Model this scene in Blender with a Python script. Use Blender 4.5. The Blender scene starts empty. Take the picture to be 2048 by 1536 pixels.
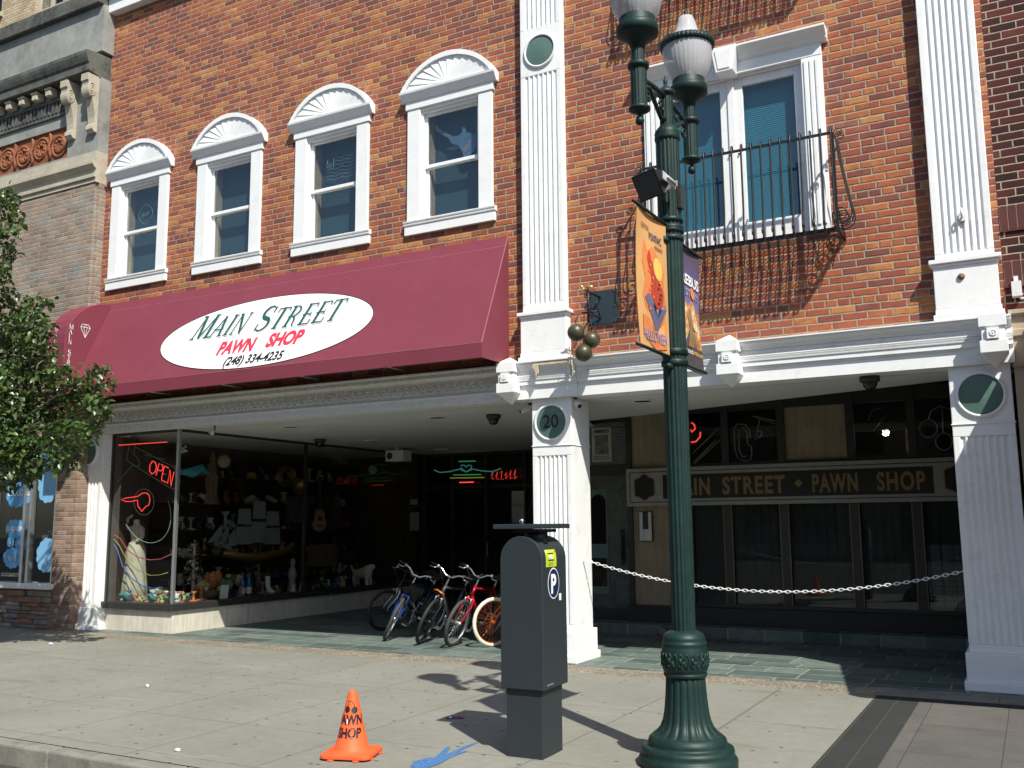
import bpy, math, random
from mathutils import Vector, Matrix
R_ = math.radians
random.seed(7)
SC = bpy.context.scene
COL = SC.collection

# ------------------------------------------------------------------ camera
YAW, PIT, ROL, FPX = R_(28.538), R_(8.366), R_(-0.491), 1899.58
CAM = Vector((0.0, -10.6, 1.65))
_f = Vector((-math.sin(YAW)*math.cos(PIT), math.cos(YAW)*math.cos(PIT), math.sin(PIT)))
_r0 = Vector((math.cos(YAW), math.sin(YAW), 0.0)); _u0 = _r0.cross(_f)
_r = math.cos(ROL)*_r0 + math.sin(ROL)*_u0
_u = -math.sin(ROL)*_r0 + math.cos(ROL)*_u0
cd = bpy.data.cameras.new('camera'); cam = bpy.data.objects.new('camera', cd); COL.objects.link(cam)
cam.matrix_world = Matrix(((_r.x, _u.x, -_f.x, CAM.x), (_r.y, _u.y, -_f.y, CAM.y), (_r.z, _u.z, -_f.z, CAM.z), (0, 0, 0, 1)))
cd.sensor_width = 36.0; cd.lens = FPX/2048*36.0; cd.clip_start = 0.05; cd.clip_end = 2000
SC.camera = cam

# ------------------------------------------------------------------ light
KX, KY = -0.66, 0.545            # where a 1 m tall post drops its shadow
sund = Vector((-KX, -KY, 1.0)).normalized()      # towards the sun
elev = math.asin(sund.z)
w = bpy.data.worlds.new('World'); SC.world = w; w.use_nodes = True
wn = w.node_tree.nodes; wl = w.node_tree.links
sky = wn.new('ShaderNodeTexSky'); sky.sky_type = 'NISHITA'; sky.sun_disc = False
sky.sun_elevation = elev; sky.sun_rotation = math.atan2(sund.x, sund.y)
wl.new(sky.outputs[0], wn['Background'].inputs[0]); wn['Background'].inputs[1].default_value = 0.097
sd = bpy.data.lights.new('sun', 'SUN'); sun = bpy.data.objects.new('sun', sd); COL.objects.link(sun)
sd.energy = 4.45; sd.angle = R_(0.53); sd.color = (1.0, 0.97, 0.865)
sun.rotation_euler = sund.to_track_quat('Z', 'Y').to_euler(); sun.location = (8, -12, 20)
SC.view_settings.view_transform = 'Standard'; SC.view_settings.look = 'None'
SC.view_settings.exposure = 0.58; SC.view_settings.gamma = 1.0
SC.render.engine = 'CYCLES'
SC.cycles.max_bounces = 8; SC.cycles.transparent_max_bounces = 24; SC.cycles.sample_clamp_indirect = 6

# --------------------------------------------------- measured points of the place
def ray(p): return (p[0]-1024)/FPX*_r - (p[1]-768)/FPX*_u + _f
def onY(p, y): d = ray(p); return CAM + d*((y-CAM.y)/d.y)
def onX(p, x): d = ray(p); return CAM + d*((x-CAM.x)/d.x)
def onZ(p, z=0.0): d = ray(p); return CAM + d*((z-CAM.z)/d.z)

# ------------------------------------------------------------------ mesh builder
X, Y, Z = Vector((1, 0, 0)), Vector((0, 1, 0)), Vector((0, 0, 1))
LOC = {}
class MB:
    def __init__(s): s.v = []; s.f = []; s.m = []; s.sm = []
    def add(s, vs, fs, mi=0, smooth=False):
        o = len(s.v); s.v += [tuple(q) for q in vs]
        for f in fs: s.f.append([i+o for i in f]); s.m.append(mi); s.sm.append(smooth)
        return s
    def box(s, x0, x1, y0, y1, z0, z1, mi=0):
        x0, x1 = min(x0, x1), max(x0, x1); y0, y1 = min(y0, y1), max(y0, y1); z0, z1 = min(z0, z1), max(z0, z1)
        return s.add([(x0,y0,z0),(x1,y0,z0),(x1,y1,z0),(x0,y1,z0),(x0,y0,z1),(x1,y0,z1),(x1,y1,z1),(x0,y1,z1)],
            [(0,3,2,1),(4,5,6,7),(0,1,5,4),(1,2,6,5),(2,3,7,6),(3,0,4,7)], mi)
    def obox(s, c, A, B, N, mi=0):       # half-axis vectors
        c, A, B, N = Vector(c), Vector(A), Vector(B), Vector(N)
        vs = [c+i*A+j*B+k*N for k in (-1, 1) for i, j in ((-1,-1),(1,-1),(1,1),(-1,1))]
        return s.add(vs, [(0,3,2,1),(4,5,6,7),(0,1,5,4),(1,2,6,5),(2,3,7,6),(3,0,4,7)], mi)
    def tube(s, pts, r, n=8, mi=0, closed=False, cap=True):
        pts = [Vector(p) for p in pts]; N = len(pts)
        rr = r if isinstance(r, (list, tuple)) else [r]*N
        vs = []; up = None
        for i, p in enumerate(pts):
            a = pts[i-1] if (i > 0 or closed) else p
            b = pts[(i+1) % N] if (i < N-1 or closed) else p
            t = (b-a)
            t = t.normalized() if t.length > 1e-9 else Vector((0, 0, 1))
            if up is None:
                up = Vector((0, 0, 1)) if abs(t.z) < .9 else Vector((1, 0, 0))
            sd_ = t.cross(up)
            if sd_.length < 1e-6: sd_ = t.cross(Vector((.3, .8, .5)))
            sd_.normalize(); up = sd_.cross(t).normalized()
            for k in range(n):
                a_ = 2*math.pi*k/n
                vs.append(p + rr[i]*(math.cos(a_)*sd_ + math.sin(a_)*up))
        fs = []
        for i in range(N if closed else N-1):
            j = (i+1) % N
            for k in range(n):
                l = (k+1) % n
                fs.append((i*n+k, i*n+l, j*n+l, j*n+k))
        if cap and not closed:
            fs.append(tuple(range(n-1, -1, -1))); fs.append(tuple((N-1)*n+k for k in range(n)))
        return s.add(vs, fs, mi, True)
    def lathe(s, prof, c=(0,0,0), n=32, mi=0, A=X, B=Y, N=Z, mod=None, smooth=True, cap=True):
        c = Vector(c); vs = []; fs = []
        for i, (r, z) in enumerate(prof):
            for k in range(n):
                a = 2*math.pi*k/n
                q = r*(mod(a, z) if mod else 1.0)
                vs.append(c + q*math.cos(a)*A + q*math.sin(a)*B + z*N)
        for i in range(len(prof)-1):
            for k in range(n):
                l = (k+1) % n
                fs.append((i*n+k, i*n+l, (i+1)*n+l, (i+1)*n+k))
        if cap:
            fs.append(tuple(range(n-1, -1, -1))); fs.append(tuple((len(prof)-1)*n+k for k in range(n)))
        return s.add(vs, fs, mi, smooth)
    def ball(s, c, r, n=16, mi=0):
        rx, ry, rz = r if isinstance(r, (tuple, list)) else (r, r, r)
        c = Vector(c); m = max(6, n//2); vs = []; fs = []
        for i in range(m+1):
            t = math.pi*(i/m)
            for k in range(n):
                a = 2*math.pi*k/n
                vs.append(c+Vector((rx*math.sin(t+1e-5)*math.cos(a), ry*math.sin(t+1e-5)*math.sin(a), -rz*math.cos(t))))
        for i in range(m):
            for k in range(n):
                l = (k+1) % n; fs.append((i*n+k, i*n+l, (i+1)*n+l, (i+1)*n+k))
        return s.add(vs, fs, mi, True)
    def prism(s, poly, O, A, B, N, d, mi=0, smooth=False):   # outline (a,b) on frame O,A,B pushed d along N
        O, A, B, N = Vector(O), Vector(A), Vector(B), Vector(N); n = len(poly)
        vs = [O+a*A+b*B for a, b in poly] + [O+a*A+b*B+d*N for a, b in poly]
        fs = [tuple(range(n)), tuple(range(2*n-1, n-1, -1))]
        fs += [(i, n+i, n+(i+1) % n, (i+1) % n) for i in range(n)]
        return s.add(vs, fs, mi, smooth)
    def flat(s, poly, O, A, B, mi=0):
        O, A, B = Vector(O), Vector(A), Vector(B)
        return s.add([O+a*A+b*B for a, b in poly], [tuple(range(len(poly)))], mi)
    def build(s, name, mats, parent=None, local=False, bevel=0.0, seg=2):
        me = bpy.data.meshes.new(name)
        if parent is None:
            xs = [q[0] for q in s.v]; ys = [q[1] for q in s.v]; zs = [q[2] for q in s.v]
            L = Vector(((min(xs)+max(xs))/2, (min(ys)+max(ys))/2, min(zs)))
        else: L = LOC[parent.name]
        if local: L = Vector((0, 0, 0))
        me.from_pydata([(q[0]-L.x, q[1]-L.y, q[2]-L.z) for q in s.v], [], s.f)
        mats = mats if isinstance(mats, (list, tuple)) else [mats]
        for m in mats: me.materials.append(m)
        me.polygons.foreach_set('material_index', s.m); me.polygons.foreach_set('use_smooth', s.sm)
        me.validate(); me.update()
        o = bpy.data.objects.new(name, me); COL.objects.link(o)
        if parent is not None: o.parent = parent; LOC[o.name] = LOC[parent.name]
        else: o.location = L; LOC[o.name] = L
        if bevel:
            b = o.modifiers.new('bevel', 'BEVEL'); b.width = bevel; b.segments = seg; b.limit_method = 'ANGLE'; b.angle_limit = R_(40)
        return o
def tag(o, label, cat, group=None):
    o['label'] = label; o['category'] = cat
    if group: o['group'] = group
    return o
def struct(o, label=None):
    o['kind'] = 'structure'
    if label: o['label'] = label
    return o
def thing(name, label, cat, loc=(0, 0, 0), group=None):
    o = bpy.data.objects.new(name, None); COL.objects.link(o); o.location = loc; o.empty_display_size = .2
    LOC[o.name] = Vector(loc)
    return tag(o, label, cat, group)

# ------------------------------------------------------------------ lettering
_tc = {}
def text2d(body, size=1.0, bold=0.0, shear=0.0, xs=1.0, align='LEFT', space=1.0):
    key = (body, bold, shear, space)
    if key not in _tc:
        c = bpy.data.curves.new('lettering', 'FONT'); c.body = body; c.size = 1.0; c.offset = bold; c.shear = shear
        c.space_character = space; c.resolution_u = 4; c.fill_mode = 'FRONT'
        o = bpy.data.objects.new('lettering', c); COL.objects.link(o)
        dg = bpy.context.evaluated_depsgraph_get()
        me = bpy.data.meshes.new_from_object(o.evaluated_get(dg))
        _tc[key] = ([(v.co.x, v.co.y) for v in me.vertices], [tuple(p.vertices) for p in me.polygons])
        bpy.data.objects.remove(o); bpy.data.curves.remove(c); bpy.data.meshes.remove(me)
    vs, fs = _tc[key]
    if not vs: return [], []
    w_ = max(v[0] for v in vs); x0 = min(v[0] for v in vs)
    dx = {'LEFT': -x0, 'CENTER': -(w_+x0)/2, 'RIGHT': -w_}[align]
    return [((a+dx)*size*xs, b*size) for a, b in vs], fs
def put_text(mb, body, O, A, B, size, mi=0, lift=None, fn=None, **k):
    vs, fs = text2d(body, size, **k); O, A, B = Vector(O), Vector(A), Vector(B)
    if fn: mb.add([fn(a, b) for a, b in vs], fs, mi)
    else: mb.add([O+a*A+b*B for a, b in vs], fs, mi)
def stroke(mb, pts, w0, O, A, B, N, mi=0, k=[0]):
    """flat pen stroke of varying width on the plane O,A,B; each stroke lies a hair above the last"""
    k[0] = (k[0]+1) % 40; O = Vector(O)+Vector(N)*(k[0]*0.00008)
    A, B = Vector(A), Vector(B); n = len(pts)
    ww = w0 if isinstance(w0, (list, tuple)) else [w0]*n
    L = []; Rr = []
    for i in range(n):
        a = Vector(pts[max(i-1, 0)]); b = Vector(pts[min(i+1, n-1)]); t = (b-a)
        t = t.normalized() if t.length > 0 else Vector((1, 0))
        nn = Vector((-t.y, t.x)); p = Vector(pts[i])
        L.append(p+nn*ww[i]/2); Rr.append(p-nn*ww[i]/2)
    vs = [O+q.x*A+q.y*B for q in L+Rr]
    mb.add(vs, [(i, n+i, n+i+1, i+1) for i in range(n-1)], mi)
def arc(cx, cy, rx, ry, a0, a1, n=12):
    return [(cx+rx*math.cos(R_(a0+(a1-a0)*i/n)), cy+ry*math.sin(R_(a0+(a1-a0)*i/n))) for i in range(n+1)]
TK, TN, SF = .135, .048, .05
def _sf(x, y, w=.2): return ([(x-w/2, y), (x+w/2, y)], SF)
SERIF = {
 'M': (.86, [([(.08,0),(.16,1)], TN), ([(.16,1),(.43,.02)], TK), ([(.43,.02),(.72,1)], TN), ([(.74,1),(.8,0)], TK), _sf(.08,.02), _sf(.8,.02,.26), _sf(.1,.98,.18), _sf(.76,.98,.2)]),
 'A': (.72, [([(.06,0),(.37,1)], TN), ([(.37,1),(.62,0)], TK), ([(.1,.34),(.62,.34)], SF), ([(.1,.42),(.16,.28)], SF), ([(.6,.42),(.56,.28)], SF), _sf(.06,.02), _sf(.62,.02,.24)]),
 'I': (.3, [([(.15,0),(.15,1)], TK), _sf(.15,.02,.26), _sf(.15,.98,.26)]),
 'N': (.72, [([(.1,0),(.1,1)], TN), ([(.1,1),(.6,0)], TK), ([(.6,0),(.6,1)], TN), _sf(.1,.02), _sf(.08,.98,.18), _sf(.6,.98)]),
 'S': (.66, [(arc(.33,.75,.24,.24,30,250,12)[:-1]+[(.33,.5)]+arc(.33,.25,.25,.25,60,-150,12), [.03,.04,.05,.06,.07,.09,.1,.11,.12,.13,.14,.15,.16,.15,.14,.13,.12,.1,.09,.08,.07,.06,.05,.05,.04,.04,.04][:26]), ([(.53,.72),(.56,.98)], .05), ([(.1,.02),(.1,.3)], .05)]),
 'T': (.64, [([(.32,0),(.32,1)], TK), ([(.02,.97),(.62,.97)], SF), ([(.03,1),(.0,.8)], .05), ([(.61,1),(.64,.8)], .05), _sf(.32,.02,.26)]),
 'R': (.7, [([(.16,0),(.16,1)], TK), (arc(.22,.73,.3,.25,90,-90,10), [.03,.05,.07,.09,.1,.1,.1,.09,.07,.05,.03]), ([(.04,.5),(.3,.48)], SF), (arc(.3,.1,.2,.38,90,0,6)+[(.6,.0)], [.06,.08,.1,.1,.1,.08,.07,.05]), _sf(.16,.02,.26), _sf(.12,.98,.24)]),
 'E': (.62, [([(.16,0),(.16,1)], TK), ([(.05,.97),(.54,.97)], SF), ([(.54,1),(.58,.8)], .05), ([(.02,.5),(.44,.5)], SF), ([(.44,.6),(.44,.4)], .04), ([(.05,.03),(.56,.03)], SF), ([(.56,.0),(.6,.24)], .05)]),
 ' ': (.4, []),
}
def put_serif(mb, body, O, A, B, N, size, mi=0, shear=0.0, gap=.06, small=None, xs=1.0):
    x = 0.0; O, A, B = Vector(O), Vector(A), Vector(B)
    for i, ch in enumerate(body):
        s_ = size if (small is None or i == 0 or body[i-1] == ' ') else size*small
        w_, sts = SERIF[ch]
        for pts, wd in sts:
            wd = [q*s_ for q in wd] if isinstance(wd, list) else wd*s_
            dn = (size-s_)*.0
            P = [((x + p[0]*s_*xs + (p[1]*s_)*shear), p[1]*s_+dn) for p in pts]
            if isinstance(wd, list): wd = (wd+[wd[-1]]*len(P))[:len(P)]
            stroke(mb, P, wd, O, A, B, N, mi)
        x += (w_*xs+gap)*s_
    return x

# ------------------------------------------------------------------ materials
class NT:
    def __init__(s, name):
        s.m = bpy.data.materials.new(name); s.m.use_nodes = True; s.t = s.m.node_tree
        s.b = s.t.nodes['Principled BSDF']; s.out = s.t.nodes['Material Output']
    def n(s, typ, **k):
        q = s.t.nodes.new('ShaderNode'+typ)
        for a, b in k.items(): setattr(q, a, b)
        return q
    def l(s, a, b): s.t.links.new(a, b)
    def put(s, sock, v):
        if hasattr(v, 'links'): s.l(v, sock)
        else: sock.default_value = v
    def math(s, op, a, b=0.0, c=None):
        q = s.n('Math', operation=op); s.put(q.inputs[0], a); s.put(q.inputs[1], b)
        if c is not None: s.put(q.inputs[2], c)
        return q.outputs[0]
    def mr(s, v, a, b, c=0.0, d=1.0, smooth=True):
        q = s.n('MapRange', interpolation_type='SMOOTHSTEP' if smooth else 'LINEAR')
        s.put(q.inputs[0], v)
        for i, z in enumerate((a, b, c, d)): s.put(q.inputs[1+i], z)
        return q.outputs[0]
    def mix(s, f, a, b, mode='MIX'):
        q = s.n('Mix', data_type='RGBA', blend_type=mode)
        s.put(q.inputs[0], f); s.put(q.inputs[6], a if hasattr(a, 'links') else (*a[:3], 1)); s.put(q.inputs[7], b if hasattr(b, 'links') else (*b[:3], 1))
        return q.outputs[2]
    def pos(s): return s.n('NewGeometry').outputs['Position']
    def xyz(s, v): q = s.n('SeparateXYZ'); s.l(v, q.inputs[0]); return q.outputs
    def comb(s, x, y, z=0.0):
        q = s.n('CombineXYZ')
        for i, v in enumerate((x, y, z)): s.put(q.inputs[i], v)
        return q.outputs[0]
    def noise(s, vec, scale, detail=4.0, rough=.6):
        q = s.n('TexNoise'); s.l(vec, q.inputs['Vector']); q.inputs['Scale'].default_value = scale
        q.inputs['Detail'].default_value = detail; q.inputs['Roughness'].default_value = rough
        return q.outputs['Fac']
    def white(s, vec): q = s.n('TexWhiteNoise'); s.l(vec, q.inputs[0]); return q.outputs['Value']
    def ramp(s, f, stops):
        q = s.n('ValToRGB'); s.l(f, q.inputs[0]); e = q.color_ramp.elements
        while len(e) < len(stops): e.new(.5)
        for el, (p, c) in zip(e, stops): el.position = p; el.color = (*c, 1)
        return q.outputs[0]
    def bump(s, h, dist=.005, strength=1.0):
        q = s.n('Bump'); s.l(h, q.inputs['Height']); q.inputs['Distance'].default_value = dist; q.inputs['Strength'].default_value = strength
        s.l(q.outputs[0], s.b.inputs['Normal'])
    def fin(s, col=None, rough=.7, metal=0.0, spec=.5):
        if col is not None: s.put(s.b.inputs['Base Color'], col if hasattr(col, 'links') else (*col[:3], 1))
        s.put(s.b.inputs['Roughness'], rough); s.b.inputs['Metallic'].default_value = metal
        s.b.inputs['Specular IOR Level'].default_value = spec
        return s.m
_mc = {}
def M(name, col, rough=.6, metal=0.0, var=.12, scale=6.0, bump=0.0, spec=.5, dirt=None, dirt_amt=0.0):
    if name in _mc: return _mc[name]
    t = NT(name); g = t.n('TexCoord').outputs['Object']
    a = t.noise(g, scale); b = t.noise(g, scale*7)
    k = t.math('ADD', t.mr(a, .3, .7, 1-var, 1+var, False), t.mr(b, .3, .7, -var*.4, var*.4, False))
    c = t.mix(1.0, col, t.comb(k, k, k), 'MULTIPLY')
    if dirt:
        d = t.math('MULTIPLY', t.mr(t.noise(g, scale*1.7, 6, .7), .5, .72), dirt_amt)
        c = t.mix(d, c, dirt)
    if bump: t.bump(b, bump)
    _mc[name] = t.fin(c, rough, metal, spec)
    return _mc[name]
def brick_mat(name, h, L, stops, mortar, mort=.008, header=7, rough=.85, bulge=.006, patch=None, jit=.004, tone=.25, seed=0.0, intra=.15):
    t = NT(name); P = t.pos(); p = t.xyz(P)
    wob = t.noise(P, 9.0, 3); wob2 = t.noise(P, 60.0, 3)
    du = t.math('MULTIPLY', t.math('SUBTRACT', wob, .5), jit*2.2); dv = t.math('MULTIPLY', t.math('SUBTRACT', wob2, .5), jit*1.6)
    u = t.math('ADD', t.math('ADD', p[0], p[1]), t.math('ADD', dv, 100.0)); v = t.math('ADD', t.math('ADD', p[2], 20.0), t.math('ADD', du, dv))
    vr = t.math('DIVIDE', v, h); row = t.math('FLOOR', vr); fv = t.math('FRACT', vr)
    if header:
        ish = t.math('LESS_THAN', t.math('MODULO', row, float(header)), .5)
        Ln = t.mr(ish, 0, 1, L, L*.5, False)
    else: Ln = L
    rj = t.white(t.comb(row, 3.3+seed)); off = t.math('ADD', t.math('MULTIPLY', t.math('MODULO', row, 2.0), .5), t.math('MULTIPLY', rj, .22))
    ur = t.math('ADD', t.math('DIVIDE', u, Ln), off); col = t.math('FLOOR', ur); fu = t.math('FRACT', ur)
    dx = t.math('MULTIPLY', t.math('MINIMUM', fu, t.math('SUBTRACT', 1.0, fu)), Ln)
    dz = t.math('MULTIPLY', t.math('MINIMUM', fv, t.math('SUBTRACT', 1.0, fv)), h)
    d = t.math('MINIMUM', dx, dz); d = t.math('ADD', d, t.math('MULTIPLY', t.math('SUBTRACT', t.noise(P, 26, 4, .7), .5), jit*.9)); mk = t.mr(d, mort*.5, mort*1.0)
    rnd = t.white(t.comb(col, row, seed)); big = t.noise(P, .55, 3)
    rr = t.math('ADD', rnd, t.math('MULTIPLY', t.math('SUBTRACT', big, .5), .55))
    st_ = t.n('Mapping'); t.l(P, st_.inputs[0]); st_.inputs['Scale'].default_value = (7, 7, 15)
    rr = t.math('ADD', rr, t.math('MULTIPLY', t.math('SUBTRACT', t.noise(st_.outputs[0], 1.0, 4, .65), .5), intra*1.6))
    c = t.ramp(rr, stops)
    k = t.math('ADD', t.mr(t.noise(P, 3.0, 5), .3, .7, 1-tone*.6, 1+tone*.6, False), t.mr(t.noise(P, 45.0, 4), .3, .7, -tone*.6, tone*.6, False))
    c = t.mix(1.0, c, t.comb(k, k, k), 'MULTIPLY')
    if patch:      # smeared old mortar and worn faces
        c = t.mix(t.math('MULTIPLY', t.mr(t.noise(P, 1.6, 7, .7), .57, .7), .5), c, patch)
    sm_ = t.n('Mapping'); t.l(P, sm_.inputs[0]); sm_.inputs['Scale'].default_value = (1.6, 1.6, .35)
    so = t.mr(t.noise(sm_.outputs[0], 1.0, 7, .7), .30, .70, 1-tone*.5, 1+tone*.35, False); c = t.mix(1.0, c, t.comb(so, so, so), 'MULTIPLY')   # soot and water streaks
    mc = t.mix(t.mr(t.noise(P, 14.0, 4), .35, .65), mortar, tuple(q*.7 for q in mortar))
    c = t.mix(t.math('MULTIPLY', t.mr(t.noise(P, 2.6, 6, .7), .60, .74), .35), c, mortar)   # mortar smears
    c = t.mix(mk, mc, c)
    t.bump(t.math('ADD', t.mr(d, 0, mort*1.5), t.math('MULTIPLY', t.noise(P, 70, 4), .35)), bulge)
    return t.fin(c, rough, 0, .25)
BR = [(0.0, (.185, .066, .055)), (.16, (.225, .071, .053)), (.36, (.285, .080, .050)), (.62, (.335, .097, .050)), (.84, (.39, .13, .055)), (1.0, (.45, .20, .078))]
m_brick = brick_mat('red_orange_brick', .0835, .262, BR, (.365, .305, .22), .0106, 7, patch=(.36, .215, .16), jit=.007, intra=.5)
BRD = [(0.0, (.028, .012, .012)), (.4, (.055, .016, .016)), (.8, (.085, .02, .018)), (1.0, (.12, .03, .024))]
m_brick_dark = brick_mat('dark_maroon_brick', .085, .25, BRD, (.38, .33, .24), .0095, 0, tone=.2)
BRG = [(0.0, (.20, .165, .14)), (.35, (.28, .205, .16)), (.7, (.33, .25, .2)), (1.0, (.24, .235, .225))]
m_brick_grey = brick_mat('weathered_grey_pink_brick', .075, .25, BRG, (.40, .36, .29), .007, 0, tone=.3, patch=(.36, .3, .25))
BRS = [(0.0, (.18, .115, .085)), (.5, (.26, .175, .13)), (1.0, (.32, .235, .185))]
m_brick_shop = brick_mat('brown_shop_brick', .075, .24, BRS, (.36, .3, .25), .007, 0, tone=.3)
BRT = [(0.0, (.38, .30, .19)), (.5, (.46, .37, .24)), (1.0, (.52, .43, .3))]
m_brick_tan = brick_mat('cream_brick', .09, .26, BRT, (.25, .2, .14), .009, 0, tone=.15)
m_white = M('white_paint', (.80, .81, .81), .5, 0, .03, 3, 0, .4, (.5, .47, .42), .30)
m_white2 = M('white_trim', (.80, .81, .81), .45, 0, .03, 4, 0, .4, (.5, .48, .44), .16)
m_white_old = M('chipped_white_paint', (.72, .72, .71), .6, 0, .06, 9, .002, .3, (.42, .38, .33), .45)
m_soffit = M('soffit_paint', (.62, .63, .61), .8, 0, .05, 1.2)
m_medal = M('grey_green_paint', (.09, .16, .135), .4, 0, .1, 5)
m_black = M('black_iron', (.012, .012, .015), .45, .0, .2, 30, 0, .4)
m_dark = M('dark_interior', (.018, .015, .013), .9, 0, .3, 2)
m_dkwood = M('dark_brown_wood', (.05, .03, .02), .7, 0, .25, 5)
m_bronze = M('dark_bronze_frame', (.045, .045, .043), .45, .4, .1, 10)
m_alu = M('brushed_aluminium', (.55, .56, .57), .38, .85, .06, 10)
m_chrome = M('chrome', (.75, .76, .78), .16, 1.0, .02, 10)
m_gold = M('gold_leaf', (.75, .5, .16), .35, .9, .1, 20)
m_stone = M('grey_limestone', (.27, .275, .26), .85, 0, .26, 1.1, .003, .2, (.13, .125, .11), .5)
m_stone2 = M('sooty_limestone', (.105, .106, .097), .9, 0, .35, 2.2, .003, .2, (.025, .025, .023), .8)
m_stonec = M('cream_limestone', (.44, .40, .32), .85, 0, .12, 1.6, .003, .2, (.25, .21, .16), .4)
m_tan = M('tan_painted_stone', (.40, .33, .24), .7, 0, .06, 2)
m_maroon = M('maroon_door_paint', (.10, .010, .016), .45)
m_green = M('dark_green_enamel', (.0065, .024, .0205), .5, 0, .25, 9, 0, .32, (.022, .046, .042), .35)
m_lens = None
m_machine = M('charcoal_powder_coat', (.022, .030, .035), .5, 0, .06, 20, .0006, .5)
m_machine2 = M('black_panel_frame', (.02, .022, .026), .4, .3)
m_orange = M('orange_cone_plastic', (.80, .115, .034), .55, 0, .07, 8, 0, .3, (.35, .09, .05), .3)
m_awn = M('burgundy_vinyl', (.188, .037, .058), .62, 0, .06, 1.3, .0006, .3, (.23, .075, .09), .18)
m_awn2 = M('burgundy_vinyl_seam', (.32, .12, .13), .6)
m_signwhite = M('white_vinyl', (.82, .83, .82), .5, 0, .02, 3)
m_teal = M('dark_teal_letter_vinyl', (.012, .085, .075), .5, 0, .04)
m_shadowgrey = M('pale_grey_letter_vinyl', (.55, .56, .57), .6)
m_redlet = M('red_letter_vinyl', (.62, .035, .075), .5)
m_blklet = M('black_letter_vinyl', (.012, .012, .016), .5)
m_whlet = M('white_letter_vinyl', (.8, .8, .78), .5)
m_rubber = M('black_rubber', (.014, .014, .014), .7, 0, .2, 30)
m_travert = None
def striate(name, c1, c2, sx, sz, rough=.75):
    t = NT(name); P = t.pos(); mp = t.n('Mapping'); t.l(P, mp.inputs[0]); mp.inputs['Scale'].default_value = (sx, sx, sz)
    a = t.noise(mp.outputs[0], 1.0, 7, .65); b = t.noise(P, 1.5, 5)
    c = t.mix(t.mr(a, .32, .68), c1, c2); k = t.mr(b, .3, .7, .85, 1.12, False)
    c = t.mix(1.0, c, t.comb(k, k, k), 'MULTIPLY'); t.bump(a, .002)
    return t.fin(c, rough, 0, .3)
m_travert = striate('travertine', (.52, .47, .39), (.64, .6, .53), 14, 2.2)
m_travert2 = striate('tan_travertine', (.29, .22, .14), (.38, .3, .2), 12, 2.0)
# see-through shop glass: mostly clear, mirror-like towards grazing angles
def glass_mat(name, tint, refl=1.0, ior=1.5, rough=.0):
    t = NT(name); t.t.nodes.remove(t.b)
    tr = t.n('BsdfTransparent'); tr.inputs[0].default_value = (*tint, 1)
    gl = t.n('BsdfGlossy'); gl.inputs['Roughness'].default_value = rough; gl.inputs[0].default_value = (.95, 1, .98, 1)
    fr = t.n('Fresnel'); t.l(t.mr(t.n('NewGeometry').outputs['Backfacing'], 0, 1, ior, 1/ior, False), fr.inputs[0])   # same mirror from both sides
    mx = t.n('MixShader'); t.l(t.math('MULTIPLY', fr.outputs[0], refl), mx.inputs[0]); t.l(tr.outputs[0], mx.inputs[1]); t.l(gl.outputs[0], mx.inputs[2])
    t.l(mx.outputs[0], t.out.inputs[0]); return t.m
m_glass = glass_mat('shop_glass', (.82, .85, .83), 1.0)
m_glass_up = glass_mat('upstairs_glass', (.70, .82, .85), 2.1)
m_lens = None
def lens_mat():
    t = NT('ribbed_clear_acrylic'); t.b.inputs['Base Color'].default_value = (.66, .66, .69, 1); t.b.inputs['Roughness'].default_value = .16
    t.b.inputs['Alpha'].default_value = .62
    return t.m
m_lens = lens_mat()
def emis(name, col, s):
    t = NT(name); t.b.inputs['Base Color'].default_value = (*[min(1, q*.8+.05) for q in col], 1)
    t.b.inputs['Emission Color'].default_value = (*col, 1); t.b.inputs['Emission Strength'].default_value = s
    return t.m
n_red = emis('red_neon', (1, .06, .045), .85)
n_redoff = M('unlit_red_tube', (.45, .1, .1), .3)
n_green = M('unlit_green_tube', (.13, .3, .12), .3)
n_pale = M('unlit_pale_tube', (.32, .42, .38), .3)
n_yel = M('unlit_yellow_tube', (.36, .33, .08), .3)
n_blue = M('unlit_blue_tube', (.06, .14, .5), .3)
n_greenon = emis('green_neon', (.05, .5, .2), .22)
n_teal = emis('teal_neon', (.1, .42, .36), .16)
n_yelon = emis('yellow_neon', (.5, .45, .03), .2)
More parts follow.
